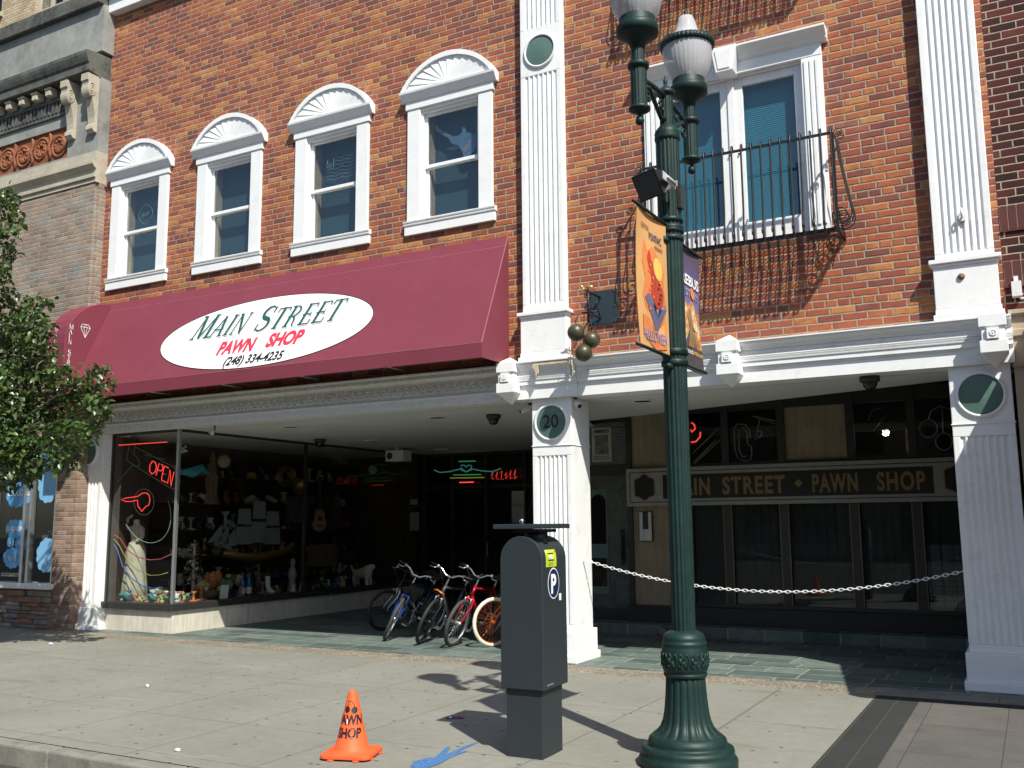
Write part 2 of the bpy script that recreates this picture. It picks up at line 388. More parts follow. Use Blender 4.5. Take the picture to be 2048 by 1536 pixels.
# ---- ground materials
def concrete():
    t = NT('sidewalk_concrete'); P = t.pos(); p = t.xyz(P)
    a = t.noise(P, .7, 6, .6); b = t.noise(P, 9, 6, .7); c_ = t.noise(P, 140, 3)
    c = t.ramp(a, [(.3, (.190, .188, .160)), (.55, (.216, .214, .184)), (.75, (.240, .238, .206))])
    k = t.math('ADD', t.mr(b, .3, .7, .90, 1.08, False), t.mr(c_, .3, .7, -.12, .12, False))
    c = t.mix(1.0, c, t.comb(k, k, k), 'MULTIPLY')
    # long pale scuffs and brown rust streaks
    mp = t.n('Mapping'); t.l(P, mp.inputs[0]); mp.inputs['Scale'].default_value = (.5, 2.2, 1); mp.inputs['Rotation'].default_value = (0, 0, .25)
    s1 = t.noise(mp.outputs[0], 1.1, 6, .7)
    c = t.mix(t.math('MULTIPLY', t.mr(s1, .58, .76), .55), c, (.33, .325, .30))
    c = t.mix(t.math('MULTIPLY', t.mr(t.noise(mp.outputs[0], .9, 5, .65), .30, .42, 1, 0), .42), c, (.14, .115, .075))
    # gum spots
    vo = t.n('TexVoronoi', feature='F1', voronoi_dimensions='2D'); t.l(P, vo.inputs['Vector']); vo.inputs['Scale'].default_value = 3.1
    pick = t.xyz(vo.outputs['Color'])
    sp = t.math('MULTIPLY', t.mr(t.math('ADD', vo.outputs['Distance'], t.math('MULTIPLY', t.math('SUBTRACT', b, .5), .02)), .042, .062, 1, 0), t.math('GREATER_THAN', pick[0], .5))
    c = t.mix(t.math('MULTIPLY', sp, .85), c, (.06, .056, .05))
    # tooled joints
    j = None
    wv = t.math('MULTIPLY', t.math('SUBTRACT', b, .5), .006)
    for ax, lst in ((0, ((-13.0, .007), (-11.8, .007), (-10.6, .007), (-9.45, .007), (-8.3, .007), (-7.2, .008), (-6.0, .008), (-4.88, .008), (-3.25, .008), (-2.37, .016))), (1, ((-4.38, .006), (-2.4, .006), (-5.42, .007)))):
        for q, wd in lst:
            d = t.math('ABSOLUTE', t.math('SUBTRACT', t.math('ADD', p[ax], wv), q))
            e = t.mr(d, wd*.5, wd*1.4, 1, 0); j = e if j is None else t.math('MAXIMUM', j, e)
    c = t.mix(t.math('MULTIPLY', j, .38), c, (.065, .06, .05))
    t.bump(t.math('SUBTRACT', t.math('MULTIPLY', c_, .5), t.math('MULTIPLY', j, 2.0)), .002, .8)
    return t.fin(c, .9, 0, .2)
m_conc = concrete()
m_kerb = M('kerb_concrete', (.21, .205, .175), .9, 0, .2, 3, .003, .2, (.09, .085, .075), .6)
m_asph = M('asphalt', (.055, .054, .052), .92, 0, .25, 30, .004, .2)
def slate_mat():
    t = NT('green_slate_flags'); P = t.pos(); p = t.xyz(P)
    n0 = t.noise(P, 2.2, 3); n1 = t.noise(P, 11, 5)
    x = t.math('ADD', t.math('ADD', p[0], 60.0), t.math('MULTIPLY', n0, .06)); y = t.math('ADD', t.math('ADD', p[1], 30.0), t.math('MULTIPLY', n1, .035))
    ry = t.math('DIVIDE', y, .37); row = t.math('FLOOR', ry); fy = t.math('FRACT', ry)
    L = t.mr(t.white(t.comb(row, 5.0)), 0, 1, .42, .85, False)
    cx = t.math('ADD', t.math('DIVIDE', x, L), t.math('MULTIPLY', t.white(t.comb(row, 9.0)), 3.0)); col = t.math('FLOOR', cx); fx = t.math('FRACT', cx)
    d = t.math('MINIMUM', t.math('MULTIPLY', t.math('MINIMUM', fx, t.math('SUBTRACT', 1.0, fx)), L), t.math('MULTIPLY', t.math('MINIMUM', fy, t.math('SUBTRACT', 1.0, fy)), .37))
    mk = t.mr(d, .005, .013)
    c = t.ramp(t.white(t.comb(col, row)), [(0, (.062, .086, .080)), (.5, (.098, .132, .120)), (1, (.14, .17, .152))])
    k = t.mr(t.noise(P, 5, 7, .7), .3, .7, .7, 1.3, False); c = t.mix(1.0, c, t.comb(k, k, k), 'MULTIPLY')
    c = t.mix(mk, t.mix(n1, (.34, .34, .30), (.20, .20, .18)), c); t.bump(t.math('ADD', mk, t.math('MULTIPLY', n1, .8)), .004)
    return t.fin(c, .62, 0, .35)
m_slate = slate_mat()
def aggregate():
    t = NT('exposed_pebble_concrete'); P = t.pos(); vo = t.n('TexVoronoi', feature='F1'); t.l(P, vo.inputs['Vector']); vo.inputs['Scale'].default_value = 75
    q = t.xyz(vo.outputs['Color']); c = t.ramp(q[0], [(0, (.10, .088, .07)), (.35, (.20, .175, .13)), (.6, (.29, .245, .175)), (.85, (.38, .355, .30)), (1, (.26, .16, .09))])
    k = t.mr(t.noise(P, 3, 5), .3, .7, .75, 1.15, False); c = t.mix(1.0, c, t.comb(k, k, k), 'MULTIPLY')
    t.bump(t.mr(vo.outputs['Distance'], 0, .6, 1, 0), .006); return t.fin(c, .75, 0, .3)
m_agg = aggregate()
def paver(name, cols, lx, ly, mortar, xo=0.0, yo=0.0, jw=.004):
    t = NT(name); P = t.pos(); p = t.xyz(P)
    cx = t.math('DIVIDE', t.math('ADD', p[0], 50.0-xo), lx); cy = t.math('DIVIDE', t.math('ADD', p[1], 50.0-yo), ly)
    fx = t.math('FRACT', cx); fy = t.math('FRACT', cy)
    d = t.math('MINIMUM', t.math('MULTIPLY', t.math('MINIMUM', fx, t.math('SUBTRACT', 1.0, fx)), lx), t.math('MULTIPLY', t.math('MINIMUM', fy, t.math('SUBTRACT', 1.0, fy)), ly))
    mk = t.mr(d, jw*.5, jw*1.6); r = t.white(t.comb(t.math('FLOOR', cx), t.math('FLOOR', cy)))
    c = t.ramp(r, [(0, cols[0]), (1, cols[1])]); k = t.math('ADD', t.mr(t.noise(P, 60, 4), .3, .7, .75, 1.25, False), t.mr(t.noise(P, 1.5, 6, .7), .3, .7, -.18, .18, False))
    c = t.mix(1.0, c, t.comb(k, k, k), 'MULTIPLY'); c = t.mix(mk, mortar, c); t.bump(t.math('ADD', mk, t.math('MULTIPLY', t.noise(P, 120, 3), .4)), .002)
    return t.fin(c, .88, 0, .2)
m_pavdark = paver('charcoal_paver', [(.030, .031, .031), (.040, .041, .040)], .19, 40, (.075, .07, .05), -1.22)
m_pavbrown = paver('grey_brown_paver', [(.096, .090, .083), (.116, .109, .100)], .62, 1.05, (.07, .062, .055), -.55, -.2)

# ================================================================== THE GROUND
def sheet(name, x0, x1, y0, y1, z, mat):
    return struct(MB().add([(x0,y0,z),(x1,y0,z),(x1,y1,z),(x0,y1,z)], [(0,1,2,3)]).build(name, mat))
XR = -1.46                      # where the charcoal border starts
sheet('road', -160, 160, -160, -5.75, -.155, m_asph)
sheet('sidewalk', -60, XR, -5.6, -.66, 0, m_conc)
struct(MB().box(-60, -9.1, -5.75, -5.6, -.3, 0).box(-9.095, -6.62, -5.75, -5.6, -.3, 0).box(-6.612, -5.30, -5.75, -5.6, -.3, 0).box(-5.292, 60, -5.75, -5.6, -.3, 0).build('kerb', m_kerb, bevel=.018))
sheet('pebble_strip', -60, XR-.04, -.66, -.2, 0, m_agg)
struct(MB().box(XR-.04, -.42, -.66, -.2, -.2, .001).box(-.415, 12, -.66, -.2, -.2, .001).build('concrete_strip', m_kerb))
sheet('charcoal_border', XR, -1.06, -5.6, -.66, 0, m_pavdark)
sheet('charcoal_band', -1.06, 14, -.86, -.66, 0, m_pavdark)
sheet('brown_pavement', -1.06, 14, -5.6, -.86, 0, m_pavbrown)
sheet('slate_floor', -14.3, .4, -.2, 7.4, 0, m_slate)
sheet('back_ground', -60, 60, 7.4, 80, -.02, m_asph)

# ================================================================== PAWN SHOP BUILDING
BL = thing('brick_building', 'red and orange brick shop building with white trim, fluted columns and an arcade', 'building', (-7, 0, 0))
def holes(mb, x0, x1, y0, y1, z0, z1, ops, mi=0):
    xs = sorted({x0, x1, *[o[0] for o in ops], *[o[1] for o in ops]})
    for a, b in zip(xs, xs[1:]):
        cut = sorted([(o[2], o[3]) for o in ops if o[0] <= a+1e-6 and o[1] >= b-1e-6]); z = z0
        for c, d in cut: mb.box(a, b, y0, y1, z, c, mi); z = d
        mb.box(a, b, y0, y1, z, z1, mi)
WX = [-12.90, -10.845, -8.775, -6.705]
ops = [(x-.49, x+.49, 5.82, 7.45) for x in WX] + [(-3.64, -1.94, 4.86, 6.9)]
mb = MB(); holes(mb, -13.97, -.092, 0, .34, 3.3, 12.5, ops); mb.build('brick_wall', m_brick, BL)
# the rooms upstairs: dark box behind the openings
mb = MB(); a, b, c, d, e, g = -13.95, -.14, .36, 4.5, 4.4, 9.0
mb.add([(a,c,e),(b,c,e),(b,d,e),(a,d,e),(a,c,g),(b,c,g),(b,d,g),(a,d,g)], [(0,1,2,3),(4,7,6,5),(1,5,6,2),(2,6,7,3),(3,7,4,0)])
mb.build('upstairs_room', m_dark, BL)
MB().box(-14.05, -.05, -.14, .4, 10.72, 11.0).box(-14.1, 0, -.22, .4, 11.0, 11.35).build('roof_cornice', m_white, BL, bevel=.01)

def arch(hw, h, n=18):      # segmental arch outline over half width hw and rise h
    Rr = (hw*hw+h*h)/(2*h); a = math.asin(hw/Rr)
    return [(Rr*math.sin(-a+2*a*i/n), Rr*math.cos(-a+2*a*i/n)-(Rr-h)) for i in range(n+1)]
def make_window(xc):
    W = MB()
    W.box(xc-.69, xc-.475, -.045, .0, 5.82, 7.47).box(xc+.475, xc+.69, -.045, .0, 5.82, 7.47)      # casing
    W.box(xc-.715, xc+.715, -.06, .0, 7.47, 7.585)
    W.box(xc-.475, xc+.475, -.03, .0, 7.43, 7.47)
    W.box(xc-.49, xc-.45, 0, .16, 5.82, 7.45).box(xc+.45, xc+.49, 0, .16, 5.82, 7.45).box(xc-.45, xc+.45, 0, .16, 7.40, 7.45)
    wo = W.build('window', m_white2, BL, bevel=.006)
    S = MB().box(xc-.725, xc+.725, -.05, .0, 5.635, 5.765).prism([(0, 5.765), (-.06, 5.765), (-.066, 5.785), (-.054, 5.795), (-.072, 5.81), (-.076, 5.83), (0, 5.842)], (xc-.738, 0, 0), Y, Z, X, 1.476)
    S.build('sill', m_white2, wo, bevel=.003)
    Pd = MB()
    Pd.prism([(0, 7.585), (-.07, 7.585), (-.10, 7.63), (-.135, 7.685), (-.14, 7.715), (0, 7.715)], (xc-.775, 0, 0), Y, Z, X, 1.55)
    o = arch(.775, .455); i_ = [(q*.915, z*.845) for q, z in arch(.775, .455)]
    ring = o + i_[::-1]
    n = len(o)
    for k in range(n-1):      # rim as a run of wedges
        q = [o[k], o[k+1], i_[k+1], i_[k]]
        vs = [(xc+a_, y_, 7.715+z_) for y_ in (-.125, 0) for a_, z_ in q]
        Pd.add(vs, [(0,3,2,1),(4,5,6,7),(0,1,5,4),(1,2,6,5),(2,3,7,6),(3,0,4,7)], 0, False)
    Pd.build('pediment', m_white2, wo)
    Fn = MB(); m_ = 12                                  # fan of flat blades, each overlapping the next like clapboards
    pts = [(q*.913, z*.84) for q, z in arch(.775, .455, m_)]
    for k in range(m_):
        p0, p1 = pts[k], pts[k+1]; h0, h1 = (-.104, -.088)
        Fn.add([(xc, -.098, 7.717), (xc+p0[0], h0, 7.717+p0[1]), (xc+p1[0], h1, 7.717+p1[1]), (xc, -.084, 7.717), (xc+p0[0], -.084, 7.717+p0[1])], [(0, 1, 2), (0, 3, 4, 1)])
    Fn.add([(xc-.74, -.0835, 7.717)]+[(xc+q, -.0835, 7.717+z) for q, z in pts]+[(xc+.74, -.0835, 7.717)], [tuple(range(m_+3))])
    Fn.prism([(.075*math.cos(R_(a)), .075*math.sin(R_(a))) for a in range(0, 181, 20)], (xc, -.112, 7.717), X, Z, Y, .03)
    Fn.build('fan', m_white2, wo)
    Sa = MB(); zm = 6.615
    for y0, y1, z0, z1 in ((.05, .085, zm-.02, 7.40), (.09, .125, 5.85, zm+.02)):
        Sa.box(xc-.45, xc-.405, y0, y1, z0, z1).box(xc+.405, xc+.45, y0, y1, z0, z1)
        Sa.box(xc-.405, xc+.405, y0, y1, z1-.045, z1).box(xc-.405, xc+.405, y0, y1, z0, z0+.05)
    Sa.box(xc-.45, xc+.45, .02, .16, 5.82, 5.85)
    Sa.build('sash', m_white2, wo, bevel=.004)
    for y, z0, z1 in ((.068, zm+.02, 7.36), (.108, 5.89, zm)):
        MB().add([(xc-.41, y, z0), (xc+.41, y, z0), (xc+.41, y, z1), (xc-.41, y, z1)], [(0,1,2,3)]).build('pane', m_glass_up, wo)
    MB().box(xc-.48, xc-.402, .128, .24, 5.75, 7.5).build('inner_reveal', m_revl, wo)
    MB().box(xc-.48, xc+.60, .2405, .25, 5.75, 7.5).build('dark_backing', m_backing, wo)
m_revl = M('brown_plaster_reveal', (.34, .21, .135), .9, 0, .2, 6)
m_backing = M('sky_reflection_blue', (.030, .060, .080), .8, 0, .08, 1.5)  # blue of the mirrored sky put into the colour of the backing
for xc in WX: make_window(xc)

# ---- fluted shafts
def fluted(mb, x0, x1, y, z0, z1, n=7, dep=.021, th=.05, mg=.055):
    W = x1-x0; pitch = (W-2*mg)/n; hw = pitch*.36
    prof = [(x0, y)]
    for k in range(n):
        c = x0+mg+pitch*(k+.5)
        for i in range(7):
            a = math.pi*i/6; prof.append((c-hw*math.cos(a), y+dep*math.sin(a)))
    prof += [(x1, y), (x1, y+th), (x0, y+th)]
    mb.prism(prof, (0, 0, z0), X, Y, Z, z1-z0)
def medallion(parent, x, z, y, r=.2):
    MB().lathe([(r+.035, 0), (r+.035, .022), (r+.008, .03), (r+.004, .012)], (x, y, z), 40, 0, X, Z, -Y, cap=False).build('medallion_ring', m_white2, parent)
    return MB().lathe([(r+.005, .0), (r+.004, .012), (r-.01, .016)], (x, y, z), 40, 0, X, Z, -Y).build('medallion', m_medal, parent)
def pilaster(x0, x1, medz=None):
    mb = MB(); y = -.125
    mb.box(x0, x1, y+.05, 0, 3.66, 12)
    fz = 4.40 if x0 < -3 else 4.36
    mb.box(x0, x1, y, y+.05, 4.30, fz)
    if medz:
        fluted(mb, x0, x1, y, fz, medz-.32); mb.box(x0, x1, y, y+.05, medz-.32, medz+.34); fluted(mb, x0, x1, y, medz+.34, 12)
    else: fluted(mb, x0, x1, y, fz, 12)
    mb.box(x0-.025, x1+.02, y-.02, 0, 3.78, 4.22)
    for z, h, o in ((4.22, .03, .035), (4.252, .045, .06), (3.66, .06, .05), (3.722, .055, .03)): mb.box(x0-o, x1+o, y-o, 0, z, z+h)
    o = mb.build('pilaster', m_white, BL, bevel=.006)
    if medz: medallion(o, (x0+x1)/2, medz, y)
    return o
pilaster(-5.53, -4.94, 7.79)
p2_ = pilaster(-.705, -.155)
hk = MB().tube([(-.42, -.13, 4.72), (-.42, -.2, 4.72), (-.42, -.21, 4.78), (-.42, -.17, 4.8)], .012).box(-.45, -.39, -.15, -.125, 4.68, 4.76); hk.build('iron_hook', m_white_old, p2_)
MB().lathe([(.0, 0), (.035, .0), (.03, .02), (.0, .03)], (-.47, -.146, 4.1), 10, 0, X, Z, -Y).box(-.5, -.44, -.165, -.145, 4.085, 4.115).build('rusty_bolt', M('rust_stain', (.16, .09, .05), .8), p2_)
def column(x0, x1, mz=2.9):
    mb = MB(); mb.box(x0, x1, .05, .55, 0, 3.2)
    mb.box(x0, x1, 0, .05, .36, .44); fluted(mb, x0, x1, 0, .44, 2.48); mb.box(x0, x1, 0, .05, 2.48, 3.2)
    mb.box(x0-.035, x1+.035, -.04, .6, .09, .36).box(x0-.06, x1+.06, -.07, .63, 0, .09)
    mb.box(x0-.01, x1+.01, -.012, .56, 2.60, 2.615)
    o = mb.build('column', m_white, BL, bevel=.008)
    return o, medallion(o, (x0+x1)/2, mz, 0, .2)
c1, md1 = column(-14.2, -13.52); c2, md2 = column(-5.48, -4.94); c3, md3 = column(-.67, -.1)
mb = MB(); put_text(mb, '20', (-5.21, -.022, 2.83), X, Z, .235, bold=.004, align='CENTER', xs=.95)
mb.build('house_number', m_blklet, c2)

# ---- fascia and mouldings
FP = [(.3, 3.2), (-.05, 3.2), (-.05, 3.352), (-.062, 3.356), (-.062, 3.372), (-.085, 3.376), (-.085, 3.425), (-.097, 3.43), (-.10, 3.443), (-.088, 3.449), (-.10, 3.456), (-.104, 3.468), (-.092, 3.475), (-.105, 3.482), (-.105, 3.492), (-.095, 3.498), (-.095, 3.55), (-.11, 3.556), (-.118, 3.575), (-.14, 3.60), (-.165, 3.615), (-.17, 3.64), (-.185, 3.645), (-.185, 3.66), (.0, 3.672), (.3, 3.672)]
mb = MB(); mb.prism(FP, (-4.815, 0, 0), Y, Z, X, 4.76)
mb.prism([(y-.028 if y < .2 else y, z+.001) for y, z in FP], (-5.78, 0, 0), Y, Z, X, .96)
mb.build('right_fascia', m_white, BL)
nz = MB()                                   # rope-like band of the crown moulding
for k in range(150):
    x = -4.79+k*.0285
    nz.obox((x, -.0995, 3.524), (.008, 0, .009), (0, .006, 0), (-.006, 0, .012))
nz.build('rope_moulding', m_white, BL)
mb = MB(); mb.prism([(.3, 3.2), (-.04, 3.2), (-.04, 3.315), (-.055, 3.32), (-.055, 3.335), (-.03, 3.34), (-.03, 3.545), (-.06, 3.55), (-.075, 3.57), (-.095, 3.575), (-.095, 3.62), (-.12, 3.64), (-.12, 3.66), (.0, 3.67), (.3, 3.67)], (-13.56, 0, 0), Y, Z, X, 7.75)
mb.build('left_fascia', m_white_old, BL)
orn = MB()                                   # moulded scrolls along the frieze
for k in range(58):
    x = -13.4+k*.131; z = 3.44
    orn.tube([(x+.045*math.cos(a*.5), -.033, z+.052*math.sin(a*.5)) for a in range(13)], .011, 5, closed=True)
    orn.tube([(x+.06, -.033, z-.08), (x+.075, -.033, z-.02), (x+.06, -.033, z+.06), (x+.085, -.033, z+.085)], .008, 4)
    orn.ball((x, -.034, z), (.02, .012, .022), 8)
orn.build('frieze_ornament', m_white_old, BL); orn = MB()
orn.box(-13.55, -5.8, -.094, -.09, 3.585, 3.612)
for k in range(150):
    orn.obox((-13.5+k*.051, -.0985, 3.598), (.014, 0, 0), (0, .01, 0), (0, 0, .017))
orn.build('bead_moulding', m_white_old, BL)
chp = MB().box(-5.36, -4.83, -.2, -.186, 3.60, 3.665).prism([(0, 0), (.05, -.02), (.06, -.12), (.03, -.17), (.02, -.1), (-.02, -.04)], (-5.34, -.215, 3.62), X, Z, Y, .03)
chp.prism([(0, 0), (.03, -.03), (.04, -.14), (.02, -.22), (.0, -.2)], (-4.85, -.21, 3.64), X, Z, Y, .02)
chp.build('broken_moulding', M('bare_old_wood', (.55, .47, .36), .85, 0, .2, 12), BL)
for q in ((1017, 768), (1459, 735), (1987, 672)):
    x = onY(q, -.17).x; B = MB(); h = .125; ya = -.27
    B.box(x-h+.02, x+h-.02, ya+.02, -.02, 3.30, 3.60)
    B.box(x-h, x+h, ya, -.02, 3.54, 3.66).box(x-h, x+h, ya, -.02, 3.28, 3.40)
    B.add([(x-h, ya, 3.66), (x+h, ya, 3.66), (x+h, -.02, 3.66), (x-h, -.02, 3.66), (x, -.12, 3.75)], [(0,1,4),(1,2,4),(2,3,4),(3,0,4)])
    B.add([(x-h, ya, 3.28), (x+h, ya, 3.28), (x+h, -.02, 3.28), (x-h, -.02, 3.28), (x, -.08, 3.14)], [(1,0,4),(2,1,4),(3,2,4),(0,3,4)])
    bo = B.build('rosette_block', m_white2, BL, bevel=.004)
    B = MB().box(x-.055, x+.055, ya-.012, ya+.02, 3.415, 3.525); B.tube([(x+.028*math.cos(a*.6), ya-.014, 3.47+.028*math.sin(a*.6)) for a in range(11)], .007, 6, closed=True); B.ball((x, ya-.014, 3.47), .012, 8)
    B.build('rosette', m_white2, bo)

# ---- soffits and recess
mb = MB(); mb.add([(-14.2, .28, 3.2), (-5.0, .28, 3.2), (-5.0, 2.45, 3.2), (-5.9, 2.7, 3.2), (-7.4, 7.4, 3.2), (-14.2, 7.4, 3.2)], [(0, 1, 2, 3, 4, 5)])
mb.add([(-5.0, .28, 3.2), (0, .28, 3.2), (0, .75, 3.2), (-5.0, 2.45, 3.2)], [(0, 1, 2, 3)])
mb.add([(-14.3, .3, 3.6), (.3, .3, 3.6), (.3, 7.5, 3.6), (-14.3, 7.5, 3.6)], [(0, 1, 2, 3)])
mb.build('soffit', m_soffit, BL)
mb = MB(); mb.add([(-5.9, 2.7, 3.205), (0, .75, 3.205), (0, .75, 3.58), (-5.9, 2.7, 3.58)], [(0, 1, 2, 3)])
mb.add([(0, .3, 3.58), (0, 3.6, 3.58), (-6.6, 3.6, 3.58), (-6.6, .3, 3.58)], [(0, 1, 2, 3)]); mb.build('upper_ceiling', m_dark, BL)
# left recess: display window
mb = MB(); mb.box(-13.52, -11.93, .18, .32, 0, .345); mb.box(-12.05, -11.93, .32, 7.3, 0, .345); mb.build('stone_base', m_travert, BL)
dw = MB().box(-13.52, -11.88, .12, .32, .345, .45).box(-12.06, -11.88, .32, 7.3, .345, .45)
dw = dw.build('display_window', m_bronze, BL, bevel=.006)
fr = MB()
for y in (3.24, 6.32, 7.2): fr.box(-11.98, -11.93, y-.03, y+.03, .45, 3.2)
fr.box(-11.98, -11.93, .24, 7.2, 3.16, 3.2).box(-13.52, -11.98, .18, .22, 3.16, 3.2).box(-13.52, -13.48, .18, .22, .45, 3.16)
fr.build('frame', m_bronze, dw)
MB().box(-13.515, -13.505, .225, .7, .45, 3.16).build('dark_lining', m_dkwood, dw)
MB().box(-11.975, -11.93, .165, .225, .45, 3.2).build('corner_post', m_alu, dw, bevel=.006)
MB().add([(-13.48, .2, .45), (-11.98, .2, .45), (-11.98, .2, 3.16), (-13.48, .2, 3.16)], [(0,1,2,3)]).build('pane', m_glass, dw)
MB().add([(-11.955, .23, .45), (-11.955, 7.2, .45), (-11.955, 7.2, 3.16), (-11.955, .23, 3.16)], [(0,1,2,3)]).build('pane', m_glass, dw)
mb = MB(); mb.box(-14.2, -12.06, .33, 7.3, .40, .425); mb.build('display_floor', m_dkwood, dw)
mb = MB(); mb.box(-14.3, -14.21, .3, 7.4, .4, 3.2).box(-14.21, -13.53, .30, .33, .4, 3.2).box(-14.2, -12.0, 7.31, 7.4, .4, 3.2); mb.build('display_back_wall', m_disp if 'm_disp' in globals() else M('brown_display_wall', (.085, .055, .04), .85, 0, .35, 2.5), dw)
mb = MB()
for z in (1.05, 1.55, 2.05, 2.55): mb.box(-14.2, -13.65, 1.6, 7.2, z, z+.03)
for y in (1.6, 3.4, 5.2, 7.0): mb.box(-14.2, -13.66, y, y+.03, .43, 2.9)
mb.build('shelves', m_dkwood, dw)
# entry doors at the end of the left recess
ed = MB()
for x in (-11.93, -11.2, -10.35, -9.4, -8.45, -7.5): ed.box(x-.035, x+.035, 7.2, 7.28, 0, 3.2)
for z in (2.42, 3.14, .02): ed.box(-11.9, -7.5, 7.21, 7.27, z, z+.06)
for x in (-10.35, -9.4): ed.box(x, x+.95, 7.215, 7.265, 0.08, .3)
edo = ed.build('entry_door', m_bronze, BL)
MB().add([(-11.9, 7.245, 0.02), (-7.5, 7.245, .02), (-7.5, 7.245, 3.14), (-11.9, 7.245, 3.14)], [(0,1,2,3)]).build('pane', m_glass, edo)
for x in (-10.28, -8.55): MB().tube([(x, 7.19, .95), (x, 7.15, .97), (x, 7.15, 1.25), (x, 7.19, 1.27)], .012).build('door_handle', m_alu, edo)
mb = MB().box(-12.1, -7.3, 9.0, 9.1, 0, 3.4).box(-12.2, -12.1, 7.3, 9.1, 0, 3.4).box(-7.4, -7.3, 7.3, 9.1, 0, 3.4).box(-12.2, -7.3, 7.3, 9.1, 3.3, 3.4).box(-12.2, -7.3, 7.3, 9.1, -.02, .003); mb.build('shop_interior', m_dark, BL)
mb = MB(); mb.add([(-6.42, 3.5, 0), (-7.48, 7.25, 0), (-7.48, 7.25, 3.2), (-6.42, 3.5, 3.2)], [(0,1,2,3)]); mb.add([(-6.44, 3.55, 0), (-7.48, 7.27, 0), (-7.48, 7.27, 3.2), (-6.44, 3.55, 3.2)], [(3,2,1,0)]); mb.build('passage_wall', m_dark, BL)
# right recess: step, wall, door, windows
MB().box(-6.6, 0.2, 3.0, 3.5, 0, .155).build('entry_step', m_slate, BL, bevel=.01)
YB = 3.5
MB().box(-5.6, 0.2, YB-.16, YB+.1, .155, .40).build('window_plinth', M('dark_plinth', (.022, .02, .018), .6), BL)
mb = MB().box(-5.52, -4.66, YB, YB+.1, .40, 3.45); mb.box(-3.15, -2.22, YB, YB+.1, 2.50, 3.30).box(-5.6, -5.52, YB, YB+.12, .155, 3.45)
mb.build('travertine_panel', m_travert2, BL)
dm = MB().box(-6.42, -6.34, YB-.04, YB+.06, .155, 3.5).box(-5.6, -5.52, YB-.05, YB-.002, .155, 3.5).box(-6.34, -5.6, YB-.03, YB+.05, 2.40, 2.56).box(-6.34, -5.6, YB-.03, YB+.05, .155, .33).box(-6.34, -5.6, YB-.03, YB+.05, 3.24, 3.5)
sd_o = dm.build('side_door', m_bronze, BL)
m_door = M('dark_aged_copper_door', (.09, .10, .085), .55, .3, .35, 9)
MB().box(-6.34, -5.6, YB, YB+.05, .33, 2.40).build('door_leaf', m_door, sd_o)
def arch_panel(x0, x1, z0, z1, n=14):
    c = (x0+x1)/2; r = (x1-x0)/2
    return [(x0, z0), (x1, z0)] + [(c+r*math.cos(math.pi*i/n), z1-r+r*math.sin(math.pi*i/n)) for i in range(n+1)]
gg = M('pale_green_glazing', (.10, .17, .145), .3)
MB().box(-6.26, -5.96, YB-.012, YB, .55, 2.18).build('glazed_panel', gg, sd_o)
mb = MB().prism(arch_panel(-6.235, -5.985, 1.32, 2.10), (0, YB-.018, 0), X, Z, Y, .004).box(-6.235, -5.985, YB-.018, YB-.014, .66, 1.10); mb.build('dark_glass', M('black_glass', (.004, .004, .004), .12), sd_o)
MB().box(-5.73, -5.68, YB-.03, YB, 1.0, 1.55).tube([(-5.70, YB-.03, 1.1), (-5.70, YB-.07, 1.12), (-5.70, YB-.07, 1.4), (-5.70, YB-.03, 1.42)], .012).build('door_handle', m_black, sd_o)
def foil_mat():
    t = NT('crumpled_silver_film'); P = t.pos(); a = t.noise(P, 14, 8, .75)
    mp = t.n('Mapping'); t.l(P, mp.inputs[0]); mp.inputs['Rotation'].default_value = (0, .7, .3); mp.inputs['Scale'].default_value = (6, 6, 26)
    b = t.noise(mp.outputs[0], 1.0, 6, .7); t.bump(t.math('ADD', a, t.math('MULTIPLY', b, 1.5)), .14)
    return t.fin((.50, .56, .53), .3, .45)
MB().box(-6.34, -5.6, YB, YB+.02, 2.56, 3.24).build('foil_transom', foil_mat(), sd_o)
# framed windows of the right recess
wf = MB()
vx = [-4.62, -4.01, -3.18, -2.21, -1.40, -.55]
for x in vx: wf.box(x-.055, x+.055, YB-.05, YB+.06, .40, 3.5)
wf.box(-4.66, .2, YB-.03, YB+.05, 3.30, 3.5).box(-4.66, .2, YB-.035, YB+.05, 2.46, 2.53).box(-4.66, .2, YB-.04, YB+.05, .40, .45)
wfo = wf.build('recess_window', m_bronze, BL)
MB().box(-4.62, .2, YB+.032, YB+.04, .45, 1.95).build('grey_reflection', M('dull_grey_reflection', (.040, .044, .045), .85, 0, .3, 3), wfo)  # added sheet whose grey stands in for the reflection in these panes
for x in vx:
    for s in (-1, 1): MB().box(x+s*.062-.007, x+s*.062+.007, YB-.058, YB-.03, .45, 1.90).build('gilt_edging', M('dull_gilt_edge', (.19, .145, .085), .5, .3), wfo)
grid = MB()
for a, b in zip(vx, vx[1:]):
    k = 1
    for i in range(1, 7): x = a+(b-a)*i/7; grid.box(x-.004, x+.004, YB+.015, YB+.021, .45, 1.95)
    for i in range(1, 11): z = .45+1.45*i/11; grid.box(a+.055, b-.055, YB+.0215, YB+.0275, z-.004, z+.004)
grid.build('security_grille', M('grey_grille', (.028, .031, .031), .5, .3), wfo)
MB().add([(-4.62, YB+.005, .45), (.2, YB+.005, .45), (.2, YB+.005, 1.95), (-4.62, YB+.005, 1.95)], [(0,1,2,3)]).build('pane', m_glass, wfo)
for a, b in ((-4.565, -4.065), (-3.955, -3.235), (-2.155, -1.455), (-1.345, -.605)):
    MB().add([(a, YB+.01, 2.53), (b, YB+.01, 2.53), (b, YB+.01, 3.30), (a, YB+.01, 3.30)], [(0,1,2,3)]).build('transom_pane', m_glass, wfo)
